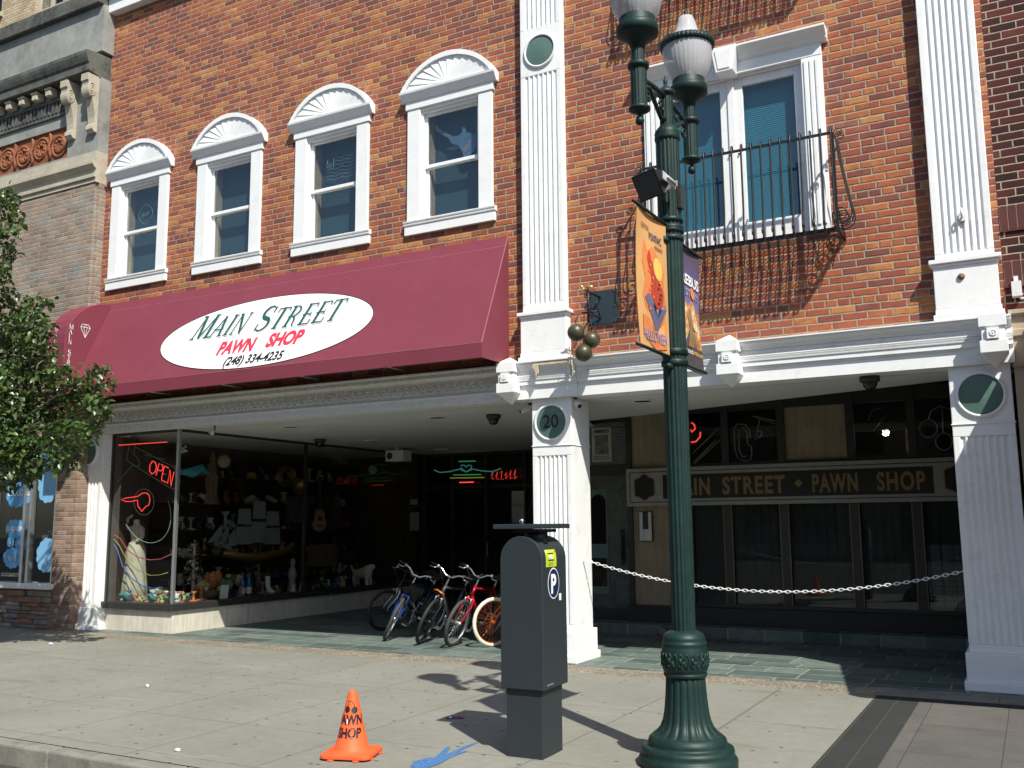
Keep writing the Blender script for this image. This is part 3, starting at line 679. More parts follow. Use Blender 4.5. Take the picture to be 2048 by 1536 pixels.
MB().box(-5.55, .25, YB+.9, YB+1.0, .1, 3.6).box(.2, .3, .3, YB+1, 0, 3.6).box(-5.6, .25, YB+.1, YB+1, 3.52, 3.6).box(-5.6, .25, YB+.1, YB+1, .1, .12).build('back_room', m_dark, BL)
mb = MB()
for i in range(4):
    for j in range(6):
        mb.box(-1.28+.15*i, -1.15+.15*i, YB+.028, YB+.0318, .5+.14*j, .62+.14*j)
mb.build('block_reflection', M('pale_reflection', (.085, .10, .115), .25, 0, .3, 5), wfo)  # blocky reflection in the rightmost glass, put into pale tiles behind it

# ---- the tall window with its little balcony
bw = MB()
for s in (-1, 1):
    xo = -2.79+s*.955
    bw.box(xo-.115, xo+.115, -.045, 0, 4.82, 6.88); 
    for k in range(3): bw.box(xo-.085+k*.062, xo-.045+k*.062, -.06, -.045, 4.9, 6.84)
    bw.box(-2.79+s*.85-.02, -2.79+s*.85+.02, 0, .2, 4.86, 6.9)
bw.box(-3.64, -1.94, 0, .2, 6.86, 6.9).box(-3.86, -1.72, -.05, 0, 6.88, 7.02)
bw.prism([(0, 7.02), (-.05, 7.02), (-.09, 7.05), (-.095, 7.07), (-.15, 7.12), (-.19, 7.15), (-.19, 7.175), (0, 7.185)], (-3.93, 0, 0), Y, Z, X, 2.28)
bwo = bw.build('balcony_window', m_white2, BL, bevel=.005)
MB().prism([(-.10, 6.86), (.10, 6.86), (.15, 7.17), (-.15, 7.17)], (-2.79, -.225, 0), X, Z, Y, .22).prism([(-.07, 6.89), (.07, 6.89), (.105, 7.13), (-.105, 7.13)], (-2.79, -.235, 0), X, Z, Y, .02).build('keystone', m_white2, bwo, bevel=.006)
fs = MB().box(-2.83, -2.75, .02, .12, 4.86, 6.86)
for a, b in ((-3.62, -2.83), (-2.75, -1.96)):
    fs.box(a, a+.095, .04, .10, 4.86, 6.86).box(b-.095, b, .04, .10, 4.86, 6.86).box(a+.095, b-.095, .04, .10, 6.755, 6.86).box(a+.095, b-.095, .04, .10, 4.86, 5.08)
fs.build('casement_frame', m_white2, bwo, bevel=.006)
m_blind = M('teal_slat_blind', (.030, .185, .255), .7, 0, .06, 2)
for a, b in ((-3.53, -2.92), (-2.66, -2.05)):
    MB().add([(a, .07, 5.07), (b, .07, 5.07), (b, .07, 6.765), (a, .07, 6.765)], [(0,1,2,3)]).build('pane', m_glass_up, bwo)
    bl = MB()
    for k in range(68):
        z = 5.06+k*.0253; bl.obox(((a+b)/2, .16, z), ((b-a)/2+.04, 0, 0), (0, .0022, .0118), (0, .0007, -.0001))
    bl.build('blind', m_blind, bwo)
for x in (-2.83, -2.72): MB().ball((x, .025, 5.92), .014, 8).build('latch', m_black, bwo)
MB().box(-3.7, -1.9, .25, .26, 4.9, 6.95).build('curtain', m_backing, bwo)  # sheet behind the blinds in the same mirrored-sky blue

def make_balcony(z0, label):
    L = thing('balcony_railing', label, 'balcony', (-2.7, 0, z0), 'iron balcony guards on the brick wall')
    x0, x1, yf = -3.80, -1.60, -.38; zt = z0+1.03
    r = MB().box(x0, x1, yf-.008, yf+.008, zt, zt+.03)
    for x in (x0, x1): r.box(x-.008, x+.008, yf+.01, -.002, zt+.004, zt+.026)
    for x in (x0, x1): r.box(x-.012, x+.012, yf-.012, yf+.012, z0+.0, zt-.001)
    r.build('top_rail', m_black, L)
    f = MB().box(x0, x1, yf-.015, yf+.015, z0-.05, z0-.01)
    for x in (x0, x1): f.box(x-.015, x+.015, yf+.016, -.002, z0-.049, z0-.011)
    L_ = x1-x0; W_ = -yf
    k = -W_
    while k < L_:                       # diamond mesh floor
        for sgn in (1, -1):
            a = max(0, k); b = min(L_, k+W_)
            if b > a:
                pa = (x0+a, yf+(a-k) if sgn > 0 else -(a-k)); pb = (x0+b, yf+(b-k) if sgn > 0 else -(b-k))
                zz = z0-.03+(.003 if sgn > 0 else 0)
                d = Vector((pb[0]-pa[0], pb[1]-pa[1], 0)); n = Vector((-d.y, d.x, 0)).normalized()*.0045
                c = Vector(((pa[0]+pb[0])/2, (pa[1]+pb[1])/2, zz)); f.obox(c, d/2, n, (0, 0, .0012))
        k += .055
    f.build('mesh_floor', m_black, L)
    nb = 20
    for k in range(nb+1):
        x = x0+.02+(L_-.04)*k/nb
        pts = [(x, yf+.03, zt+.045), (x, yf+.035, zt+.07), (x, yf+.015, zt+.085), (x, yf-.012, zt+.07), (x, yf-.014, zt), (x, yf-.014, z0+.35), (x, yf-.035, z0+.17), (x, yf-.05, z0+.03), (x, yf-.03, z0-.015)]
        for i in range(9):
            a = R_(-80+i*38); rr = .040-.002*i
            pts.append((x, yf-.062+rr*math.cos(a)*1.0, z0+.045+rr*math.sin(a)*1.5))
        b = MB().tube(pts, .0112, 6); b.build('baluster', m_black, L)
    for s, x in ((-1, x0), (1, x1)):
        sc = MB()
        for j in range(3):
            y = yf+.05+j*.11; pts = [(x, y, zt)]
            for i in range(7): u_ = i/6; pts.append((x+s*(.02+.12*u_**1.3), y, zt-.05-u_*.78))
            for i in range(26):
                a = R_(-5-i*26); rr = .115*(1-i/30); pts.append((x+s*(.03+rr*math.cos(a)), y, z0+.14+rr*math.sin(a)))
            sc.tube(pts, .0065, 5)
        for j in range(2):
            pts = []
            for i in range(22):
                a = R_(200-i*28); rr = .05*(1-i/26); pts.append((x+s*(.05+rr*math.cos(a)), yf+.06+j*.12, zt+.03+rr*math.sin(a)))
            sc.tube(pts, .006, 5)
        sc.build('side_scrolls', m_black, L)
    return L
make_balcony(4.75, 'black wrought iron balcony railing below the tall window with teal blinds')
make_balcony(8.22, 'black wrought iron balcony railing one floor higher, seen only by its shadow')

# ================================================================== LEFT STONE-TOPPED BUILDING
LB = thing('stone_topped_building', 'old grey brick building with carved limestone cornice left of the pawn shop', 'building', (-20, -.2, 0))
XA, XB, YL = -46, -13.84, -.2
mb = MB(); holes(mb, XA, XB, YL, .3, 3.4, 7.56, []); mb.box(XB, -13.80, YL+.06, .3, 3.4, 7.56); mb.build('upper_brick_wall', m_brick_grey, LB)
mb = MB(); holes(mb, XA, -13.86, YL, .3, 0, 3.398, [(-19.2, -14.36, .0, 3.1)]); mb.build('lower_brick_wall', m_brick_shop, LB)
mb = MB(); mb.prism([(.3, 7.562), (YL-.02, 7.562), (YL-.02, 7.64), (YL-.05, 7.645), (YL-.05, 7.70), (YL-.02, 7.72), (YL-.02, 7.80), (YL-.06, 7.82), (YL-.1, 7.87), (YL-.1, 7.92), (YL-.03, 7.935), (YL-.03, 8.12), (.3, 8.12)], (XA, 0, 0), Y, Z, X, XB-XA+.04)
mb.build('stone_band', m_stonec, LB)
mb = MB(); holes(mb, XA, XB+.04, YL-.01, .3, 8.122, 9.47, [(-19, -14.62, 8.17, 8.76)])
mb.build('stone_frieze', m_stone, LB)
def terra():
    t = NT('carved_terracotta'); P = t.pos(); a = t.noise(P, 6, 6, .7); c = t.ramp(a, [(.3, (.16, .055, .03)), (.6, (.30, .115, .06)), (.8, (.40, .19, .11))]); t.bump(a, .03)
    return t.fin(c, .8, 0, .2)
tp = MB().box(-19, -14.62, YL+.03, YL+.1, 8.17, 8.76)
for k in range(8):                       # carved foliage scrolls
    cx = -14.9-k*.5; s = 1 if k % 2 else -1; cz = 8.46
    for rr_, off in ((.23, 0), (.15, 40)):
        pts = [(cx+rr_*(1-i/40)*math.cos(R_(off+s*i*22)), YL+.025, cz+rr_*(1-i/40)*math.sin(R_(off+s*i*22))*1.05) for i in range(30)]
        tp.tube(pts, [.032-.0006*i for i in range(30)], 6)
    for a in range(0, 360, 45):
        tp.ball((cx+.10*math.cos(R_(a)), YL+.02, cz+.10*math.sin(R_(a))), (.035, .03, .035), 8)
    tp.tube([(cx-.25, YL+.03, 8.2), (cx-.2, YL, 8.32), (cx-.28, YL+.01, 8.48), (cx-.2, YL, 8.6), (cx-.27, YL+.03, 8.74)], .03, 6)
tp.build('terracotta_panel', terra(), LB)
mb = MB(); mb.prism([(.3, 9.47), (YL-.03, 9.47), (YL-.05, 9.50), (YL-.22, 9.515), (YL-.245, 9.53), (YL-.245, 9.66), (YL-.27, 9.69), (YL-.295, 9.76), (YL-.31, 9.82), (YL-.31, 9.88), (.3, 9.96)], (XA, 0, 0), Y, Z, X, -13.84-XA)
mb.build('cornice', m_stone2, LB)
mb = MB().box(XA, -16.05, YL-.04, .3, 9.97, 10.84).box(-16.045, -14.82, YL-.04, .3, 9.97, 10.84).box(-14.815, -13.80, YL-.04, .3, 9.97, 10.84); mb.build('parapet', m_stone, LB)
mb = MB().box(XA, -15.4, YL-.14, .4, 10.842, 11.12).box(-15.395, -13.82, YL-.14, .4, 10.842, 11.12); mb.build('coping', m_stone2, LB, bevel=.02)
for k in range(24):                      # modillion blocks under the cornice
    x = -15.02-k*.38; MB().box(x-.075, x+.075, YL-.19, YL-.03, 9.34, 9.485).box(x-.09, x+.09, YL-.21, YL-.03, 9.452, 9.492).build('modillion', m_stonec, LB, bevel=.015)
dn = MB()
for k in range(150): x = -14.72-k*.105; dn.box(x-.03, x+.03, YL-.06, YL-.01, 9.05, 9.25)
dn.box(XA, -14.68, YL-.045, YL-.005, 8.98, 9.045).box(XA, -14.68, YL-.075, YL-.005, 9.255, 9.31)
dn.build('dentil_row', m_stone2, LB)
BRK = [(0, 9.58), (-.52, 9.58), (-.52, 9.44), (-.47, 9.42)] + [(-.33+.15*math.cos(R_(a)), 9.27+.155*math.sin(R_(a))) for a in range(150, 300, 20)] + [(-.24, 9.02), (-.17, 8.86), (-.13, 8.72), (-.12, 8.6), (-.2, 8.56), (-.21, 8.48), (-.14, 8.43), (0, 8.42)]
BRK = [(y*.46, 8.46+(z-8.42)*.88) for y, z in BRK]
for x in (-13.94, -14.50):
    bk = MB().prism(BRK, (x-.09, YL-.012, 0), Y, Z, X, .18)
    for s in (-1, 1):
        for rr in (.068, .042, .02): bk.tube([(x+s*.09, YL-.155+rr*math.cos(a*.5), 9.21+1.7*rr*math.sin(a*.5)) for a in range(13)], .012, 6, closed=True)
    bk.build('scroll_bracket', m_stonec, LB, bevel=.012)
# its shop window
sw = MB().box(-19.2, -14.3, YL-.09, .1, .64, .73); swo = sw.build('shop_window', m_white2, LB, bevel=.008)
fr = MB().box(-14.42, -14.36, YL+.02, YL+.08, .73, 3.1).box(-19.2, -14.42, YL+.02, YL+.08, 3.02, 3.1)
for x in (-15.02, -15.18, -16.0, -17.4): fr.box(x-.035, x+.035, YL+.0, YL+.08, .73, 3.02)
fr.build('frame', m_alu, swo)
MB().add([(-19.2, YL+.05, .73), (-14.42, YL+.05, .73), (-14.42, YL+.05, 3.05), (-19.2, YL+.05, 3.05)], [(0,1,2,3)]).build('pane', m_glass, swo)
MB().box(-27, -14.3, 2.4, 2.5, 0, 3.3).box(-27, -19.2, .31, .35, 0, 3.3).box(-14.3, -14.25, .32, 2.5, 0, 3.3).box(-19.3, -14.3, .3, 2.5, 3.3, 3.35).box(-19.3, -14.3, .1, 2.5, .55, .6).build('shop_room', M('grey_shop_room', (.07, .07, .07), .9), swo)
rs = random.Random(3); sb = MB(); cols = []
z = 0.0
while z < .63:
    h = rs.uniform(.055, .12); h = min(h, .64-z); x = -14.36-rs.uniform(0, .1)
    x1_ = -14.34
    while x1_ > -19.2:
        L = rs.uniform(.16, .5); d = rs.uniform(0, .06)
        sb.box(x1_-L+.006, x1_, YL-.02-d, YL+.1, z+.004, z+h-.002, rs.randrange(3)); x1_ -= L
    z += h
ms = [M('ledgestone_brown', (.26, .19, .13), .9, 0, .25, 7, .006), M('ledgestone_grey', (.25, .23, .2), .9, 0, .25, 7, .006), M('ledgestone_rust', (.26, .145, .085), .9, 0, .25, 7, .006)]
sb.build('ledgestone_base', ms, LB, bevel=.012)
m_cloud = M('sky_blue_vinyl', (.10, .36, .68), .5, 0, .05, 3)
m_cloud2 = M('pale_blue_vinyl', (.2, .45, .72), .5, 0, .05, 3)
def cloud(name, label, p, w, h, txt=None, ts=.1, seed=0, mat=None):
    c = onY(p, YL+.035); rc = random.Random(seed); n = 11; mb = MB(); poly = []
    for k in range(n):
        a0 = 2*math.pi*k/n; cx, cz = w*.40*math.cos(a0), h*.36*math.sin(a0); rr = min(w, h)*rc.uniform(.17, .24)
        for j in range(-3, 4): poly.append((cx+rr*math.cos(a0+j*.28), cz+rr*math.sin(a0+j*.28)))
    mb.prism(poly, c, X, Z, Y, .002, 0)
    if txt: put_text(mb, txt, c+Vector((0, -.006, -ts*.35)), X, Z, ts, 1, bold=.02, align='CENTER', xs=.8)
    return tag(mb.build(name, [mat or m_cloud, m_whlet], None), label, 'window decal', 'blue cloud decals on the left shop window')
cloud('cloud_decal', 'blue cloud decal lettered CLOUD 22, largest on the left shop window', (38, 985), .62, .50, 'CLOUD 22', .16, 1)
cloud('cloud_decal', 'blue cloud decal lettered GLASSWORKS below the CLOUD 22 one', (32, 1057), .56, .30, 'GLASSWORKS', .105, 2)
cloud('cloud_decal', 'small blue round cloud decal lettered & left of the KEEFE one', (21, 1084), .17, .17, '&', .1, 3)
cloud('cloud_decal', 'small blue cloud decal lettered KEEFE under GLASSWORKS', (44, 1086), .34, .26, 'KEEFE', .1, 4)
cloud('cloud_decal', 'blue cloud decal lettered 10 - 8 near the bottom of the window', (25, 1116), .5, .31, '10 - 8', .12, 5)
cloud('cloud_decal', 'plain pale blue cloud decal at the bottom of the narrow window pane', (92, 1110), .42, .58, None, .1, 6, m_cloud2)
cloud('cloud_decal', 'tall plain pale blue cloud decal half under the tree branches', (96, 965), .46, .75, None, .1, 7, m_cloud2)
cloud('cloud_decal', 'plain blue cloud decal high on the narrow pane behind the leaves', (98, 910), .42, .36, None, .1, 8)
mb = MB(); put_text(mb, 'CLOUD22GLASS.COM', onY((2, 1152), YL+.03), X, Z, .085, bold=.01, xs=.62); tag(mb.build('web_lettering', m_whlet), 'small white web address lettering along the bottom of the left shop window', 'lettering')
lk = MB().box(-.09, .09, -.1, .1, 0, .13).tube([(-.04, 0, .13), (-.04, 0, .19), (.04, 0, .19), (.04, 0, .13)], .012); 
c = onY((100, 1085), .35); lk.v = [tuple(Vector(q)+c) for q in lk.v]
tag(lk.build('carrying_case', m_alu), 'small grey case with a handle standing inside the left shop window', 'case')

# ================================================================== TALL BUILDING BEHIND
TB = thing('tall_cream_building', 'tall cream brick building rising behind the stone parapet', 'building', (-28, 6, 0))
mb = MB(); TW = [(onY((68, 30), 6).x, onY((126, 5), 6).x, 16.9, 19.4), (-28.6, -26.95, 17.45, 19.6)]
holes(mb, -48, -19.5, 6, 14, 0, 24, []) if False else holes(mb, -48, -19.5, 6, 6.5, 0, 24, TW); mb.build('brick_wall', m_brick_tan, TB)
MB().box(-48, -19.5, 6.9, 14, 0, 24).build('building_body', m_dark, TB)
for a, b, c_, d in TW:
    f = MB().box(a, a+.12, 6.1, 6.2, c_, d).box(b-.12, b, 6.1, 6.2, c_, d).box((a+b)/2-.05, (a+b)/2+.05, 6.1, 6.2, c_, d).box(a-.1, b+.1, 5.9, 6.2, c_-.14, c_).build('window', m_stonec, TB)
    MB().add([(a, 6.16, c_), (b, 6.16, c_), (b, 6.16, d), (a, 6.16, d)], [(0,1,2,3)]).build('pane', m_glass, f)
    MB().box(a+.25, (a+b)/2-.1, 6.3, 6.32, c_, d).build('curtain', M('brown_curtain', (.22, .15, .08), .9), f)

# ================================================================== RIGHT DARK BRICK BUILDING
RB = thing('dark_brick_building', 'dark maroon brick building at the right edge with pale mortar', 'building', (4, 0, 0))
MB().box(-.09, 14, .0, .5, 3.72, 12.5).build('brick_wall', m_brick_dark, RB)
sol = MB()
for z in (4.56, 3.98): sol.box(-.088, 1, -.005, 0, z-.003, z+.255, 1)
for z in (4.56, 3.98):
    for k in range(12): x = -.085+k*.082; sol.box(x+.004, x+.074, -.012, 0, z, z+.25)
    sol.box(-.09, 1, -.018, 0, z-.02, z-.004)
sol.build('soldier_course', [M('maroon_soldier_brick', (.085, .02, .018), .85, 0, .2, 9), M('pale_mortar', (.38, .33, .24), .9)], RB)
mb = MB(); mb.prism([(.4, 3.15), (.0, 3.15), (-.02, 3.18), (-.02, 3.44), (-.05, 3.46), (-.05, 3.52), (-.03, 3.53), (-.03, 3.66), (-.08, 3.68), (-.08, 3.72), (.4, 3.72)], (-.08, 0, 0), Y, Z, X, 14); mb.box(-.07, .04, .02, .4, 0, 3.15); mb.build('tan_frieze', m_tan, RB)
MB().box(.04, 3, .08, .2, 0, 2.92).box(.04, 3, .05, .2, 2.92, 3.15).build('maroon_door', m_maroon, RB, bevel=.01)
MB().box(-.03, .06, -.1, 0, 3.85, 4.0).box(-.005, .035, -.06, 0, 4.0, 4.06).tube([(.03, -.06, 3.85), (.05, -.07, 3.82), (.12, -.07, 3.83)], .012).build('junction_box', m_white_old, RB)
# canopy over its door, just out of the picture: it shades the right-hand column
mb = MB(); xa = .17
mb.prism([(0, 3.72), (-2.3, 2.80), (-2.3, 2.62), (-2.25, 2.62), (-2.25, 2.74), (0, 3.62)], (xa, 0, 0), Y, Z, X, 6)
mb.prism([(0, 3.72), (-2.3, 2.80), (-2.3, 2.62), (0, 2.9)], (xa-.02, 0, 0), Y, Z, X, .02)
tag(mb.build('door_canopy', m_awn), 'burgundy canopy over the door of the dark brick building', 'awning')

# ================================================================== ACROSS THE STREET (what the shop glass mirrors)
XB_ = thing('brick_building', 'long brown brick building across the street, mirrored in the shop glass', 'building', (-5, -34, 0))
mb = MB(); wz = [(x, x+1.5, z, z+2.1) for x in range(-48, 30, 4) for z in (5, 9)]
holes(mb, -60, 40, -35, -34, -.15, 13, wz+[(x, x+5, .4, 3.2) for x in range(-54, 34, 8)]); mb.build('brick_wall', m_brick_shop, XB_)
MB().box(-60, 40, -36, -35.2, -.15, 12.5).build('building_body', m_dark, XB_)

# ================================================================== AWNING
AW = thing('shop_awning', 'long burgundy sloped awning with a white oval sign over the display window', 'awning', (-9.6, 0, 3.66))
ax0, ax1, ay, az0, az1, azt = -13.46, -5.80, -.70, 3.67, 3.86, 5.40
mb = MB()
mb.add([(ax0, 0, azt), (ax1, 0, azt), (ax1, ay, az1), (ax0, ay, az1)], [(3, 2, 1, 0)])
mb.build('canvas', m_awn, AW)
MB().box(ax0, ax1, ay-.002, ay+.002, az0, az1-.001).build('valance', m_awn, AW)
e_ = MB()
for x in (ax0, ax1): MB().prism([(0, az0), (0, azt), (ay, az1), (ay, az0)], (x-.003, 0, 0), Y, Z, X, .004).build('end_panel', m_awn, AW)
sl = Vector((0, ay, az1-azt)); SLn = sl.length; sl.normalize()            # down the slope
UP = -sl; AN = X.cross(UP).normalized()                                     # outward normal
if AN.y > 0: AN = -AN
def aw(x, v, lift=.004): return Vector((x, 0, azt)) + sl*v + AN*lift      # v metres down the slope
se = MB()
for x in (ax1-.004,): se.obox((Vector((x, 0, azt))+Vector((x, ay, az1)))/2, (.006, 0, 0), sl*SLn/2, AN*.004)
se.obox(aw((ax0+ax1)/2, .17, .001), ((ax1-ax0)/2, 0, 0), sl*.003, AN*.001)
se.obox(Vector(((ax0+ax1)/2, ay, az1)), ((ax1-ax0)/2, 0, 0), (0, .004, 0), (0, 0, .004))
se.build('seam', m_awn2, AW)
fbk = MB()
for x in [ax0+.1+k*1.5 for k in range(6)]: fbk.tube([(x, -.02, az0+.05), (x, ay+.03, az0+.05)], .015, 6)
fbk.tube([(ax0, ay+.03, az0+.05), (ax1, ay+.03, az0+.05)], .015, 6); fbk.build('pipe_frame', m_alu, AW)
# the oval: measured on the slope
def on_slope(p):
    d = ray(p); P0 = Vector((0, 0, azt)); t = (P0-CAM).dot(AN)/d.dot(AN); q = CAM+d*t
    return q.x, (q-Vector((q.x, 0, azt))).dot(sl)
oL, oR, oT, oB = on_slope((321, 690)), on_slope((747, 625)), on_slope((630, 587)), on_slope((500, 739))
ocx = (oL[0]+oR[0])/2; orx = (oR[0]-oL[0])/2; ocv = (on_slope((534, 661))[1]); orv = .621
ocx, ocv, orx = -9.697, 1.048, 2.033
ov = MB(); poly = [(ocx+orx*math.cos(2*math.pi*k/72), ocv+orv*math.sin(2*math.pi*k/72)) for k in range(72)]
ov.add([aw(x, v, .004) for x, v in poly], [tuple(range(72))], 0)
oo = ov.build('oval_sign', m_signwhite, AW)
if oo.data.polygons[0].normal.dot(AN) < 0: oo.data.flip_normals()
orm = MB(); orm.tube([aw(ocx+orx*math.cos(2*math.pi*k/72), ocv+orv*math.sin(2*math.pi*k/72), .003) for k in range(72)], .006, 5, closed=True); orm.build('sign_edge', m_blklet, AW)
def slope_text(p, lift): x, v = on_slope(p); return aw(x, v, lift)
a0, a1 = on_slope((380, 681)), on_slope((676, 642))
for mat_, nm, off, lf in ((m_shadowgrey, 'letter_shadow', (.022, .02), .008), (m_teal, 'main_street_lettering', (0, 0), .013)):
    mb = MB(); O = aw(a0[0]+off[0], a0[1]+off[1], lf)
    wd_ = put_serif(MB(), 'MAIN STREET', O, X, UP, AN, 1.0, shear=.28, gap=.10, small=.86)
    S_ = (a1[0]-a0[0])/wd_
    put_serif(mb, 'MAIN STREET', O, X*1.0, UP*(.425/S_), AN, S_, shear=.30*.425/S_, gap=.10, small=.86)
    mb.build(nm, mat_, AW)
def fit_text(mb, body, p0, p1, hgt, lift, **k):
    u0, u1 = on_slope(p0), on_slope(p1); vs, _ = text2d(body, 1.0, **{q: z for q, z in k.items() if q != 'mi'}); w_ = max(v[0] for v in vs)
    xs_ = (u1[0]-u0[0])/w_/hgt
    put_text(mb, body, aw(u0[0], u0[1], lift), X, UP, hgt, xs=xs_, **k)
mb = MB(); fit_text(mb, 'PAWN', (432, 710), (508, 698), .31, .008, bold=.05, shear=.22); mb.build('pawn_lettering', m_redlet, AW); mb = MB(); fit_text(mb, 'SHOP', (530, 694), (604, 683), .31, .008, bold=.05, shear=.22); mb.build('shop_lettering', m_redlet, AW)
mb = MB(); fit_text(mb, '(248) 334-4235', (446, 732), (565, 716), .205, .008, bold=.03, shear=.2); mb.build('phone_lettering', m_blklet, AW)
# ---- projecting rounded sign at the awning's left end
PS = thing('projecting_sign', 'rounded burgundy projecting sign with MAIN STREET down its side, partly behind the tree', 'sign', (-13.7, 0, 3.45))
def psp(): return [(0, 3.45), (-.86, 3.45), (-.86, 4.6)] + [(-.86*math.cos(R_(a)), 4.6+.78*math.sin(R_(a))) for a in range(10, 91, 10)]
mb = MB(); pr = psp(); mb.prism(pr, (-13.93, 0, 0), Y, Z, X, .46); mb.build('body', m_awn, PS, bevel=.012)
ln = MB()
for k, ch in enumerate('MAIN STREET'):
    if ch == ' ': continue
    put_serif(ln, ch, (-13.466, -.80, 4.83-k*.084), Y, Z, X, .076, xs=1.15)
    put_serif(ln, ch, (-13.73, -.864, 4.80-k*.084), X, Z, -Y, .076, xs=1.2)
ln.build('white_lettering', m_whlet, PS)
gm = MB(); g0 = (-13.465, -.50, 4.90)
G = [(-.09, .0), (-.055, .05), (.055, .05), (.09, .0), (0, -.17)]
for a, b in ((0,1),(1,2),(2,3),(3,0),(3,4),(4,0)): stroke(gm, [G[a], G[b]], .008, g0, Y, Z, X)
for a in ((-.03, 0), (.03, 0)): stroke(gm, [a, (0, -.17)], .006, g0, Y, Z, X); stroke(gm, [a, (0, .05)], .006, g0, Y, Z, X)
gm.build('diamond_emblem', m_whlet, PS)

# ================================================================== STREET LAMP
PX, PY = -2.221, -4.026
LP = thing('street_lamp', 'dark green fluted street lamp with two acorn globes and an ornate base', 'street lamp', (PX, PY, 0))
AD = Vector((-.01, -.55, 0))
b = MB(); c = (PX, PY, 0)
b.lathe([(.335, 0), (.338, .05), (.325, .07), (.312, .08), (.318, .10), (.312, .125), (.285, .135), (.268, .14), (.272, .155), (.262, .185), (.245, .20), (.238, .205)], c, 64)
flm = lambda a, z: 1+.085*(abs(math.cos(a*9))**.5-.6)
b.lathe([(.232, .205), (.205, .225), (.178, .258), (.160, .30), (.148, .36), (.140, .44), (.134, .52), (.131, .585), (.128, .592)], c, 144, mod=flm, cap=False)
b.lathe([(.142, .588), (.15, .60), (.15, .615), (.142, .622), (.153, .63), (.158, .66), (.160, .72), (.157, .785), (.151, .80), (.156, .81), (.154, .825), (.143, .832), (.148, .845), (.143, .862), (.128, .885), (.098, .90), (.085, .905)], c, 64)
for k in range(12):                       # leaf scrolls round the collar
    a = 2*math.pi*k/12
    pts = []
    for i in range(15):
        t_ = i/14; aa = a+.26*(t_-.5)*2; zz = .71+.045*math.sin(t_*math.pi*2); pts.append((PX+.159*math.cos(aa), PY+.159*math.sin(aa), zz))
    b.tube(pts, .0075, 5); b.tube([(q[0], q[1], 1.42-q[2]) for q in pts], .0075, 5)
    b.ball((PX+.158*math.cos(a+.13), PY+.158*math.sin(a+.13), .71), (.016, .016, .022), 8)
b.build('base', m_green, LP)
s_ = MB(); fl2 = lambda a, z: 1+.10*(abs(math.cos(a*8))**.6-.6)
s_.lathe([(.079, .90), (.080, 1.5), (.083, 2.6), (.085, 3.8), (.083, 4.5)], c, 128, mod=fl2, cap=False)
s_.lathe([(.083, 4.49), (.094, 4.5), (.098, 4.52), (.093, 4.54), (.097, 4.555), (.09, 4.575), (.07, 4.60), (.055, 4.62)], c, 40)
s_.lathe([(.05, 4.62), (.05, 4.86)], c, 64, mod=fl2, cap=False)
s_.lathe([(.052, 4.855), (.072, 4.87), (.072, 4.89), (.05, 4.91), (.03, 4.93), (.012, 4.945), (.015, 4.955), (.017, 4.98), (.012, 5.0), (.002, 5.03)], c, 32)
s_.build('shaft', m_green, LP)
for sgn in (1, -1):
    tip = Vector(c)+AD*sgn; ar = MB(); base = Vector(c)
    dr = AD.normalized()*sgn
    at = lambda q, z: base+dr*q+Vector((0, 0, z))
    ar.tube([at(.04, 4.85), at(.25, 4.83), at(.45, 4.80)], .02, 8)
    ar.tube([at(.05, 4.66), at(.12, 4.64), at(.25, 4.72), at(.35, 4.78), at(.42, 4.76)], .018, 8)
    for q0, z0, r0, ph in ((.10, 4.74, .05, 0), (.38, 4.71, .045, 180), (.24, 4.77, .03, 0)):
        ar.tube([at(q0+r0*(1-i/26)*math.cos(R_(ph+i*28)), z0+r0*(1-i/26)*math.sin(R_(ph+i*28))) for i in range(20)], .010, 6)
    ar.build('arm', m_green, LP)
    h = MB(); tc = (tip.x, tip.y, 0)
    h.lathe([(.004, 4.42), (.026, 4.43), (.032, 4.452), (.026, 4.475), (.012, 4.485), (.016, 4.50), (.05, 4.515), (.077, 4.53), (.078, 4.548), (.062, 4.56)], tc, 24)
    h.lathe([(.056, 4.56), (.056, 4.84)], tc, 64, mod=fl2, cap=False)
    h.lathe([(.058, 4.84), (.077, 4.85), (.077, 4.878), (.058, 4.888)], tc, 24)
    h.lathe([(.046, 4.885), (.046, 4.99)], tc, 64, mod=fl2, cap=False)
    h.lathe([(.046, 4.985), (.056, 5.02), (.08, 5.05), (.115, 5.075), (.135, 5.09), (.15, 5.10), (.152, 5.15), (.148, 5.158), (.135, 5.165), (.13, 5.172), (.131, 5.215), (.122, 5.225)], tc, 40)
    h.build('lamp_holder', m_green, LP)
    g = MB()
    g.lathe([(.118, 5.20), (.14, 5.235), (.168, 5.29), (.187, 5.36), (.196, 5.43), (.200, 5.50)], tc, 96, mod=lambda a, z: 1+.012*math.cos(a*32), cap=False)
    g.build('globe', m_lens, LP)
    cr = MB(); cr.lathe([(.196, 5.49), (.216, 5.495), (.22, 5.52), (.216, 5.545), (.19, 5.55)], tc, 160, mod=lambda a, z: 1+.018*math.cos(a*40))
    cr.build('crown_ring', m_green, LP)
    cp = MB(); cp.lathe([(.18, 5.548), (.135, 5.575), (.108, 5.60), (.092, 5.66), (.074, 5.72), (.060, 5.765), (.03, 5.775)], tc, 32, cap=False)
    cp.build('globe_cap', m_lens, LP)
    MB().lathe([(.022, 5.77), (.014, 5.79), (.018, 5.81), (.004, 5.85)], tc, 12).build('finial', m_green, LP)
    MB().lathe([(.02, 5.2), (.035, 5.26), (.045, 5.36), (.03, 5.44), (.002, 5.46)], tc, 12).build('bulb', M('frosted_bulb', (.8, .8, .78), .3), LP)
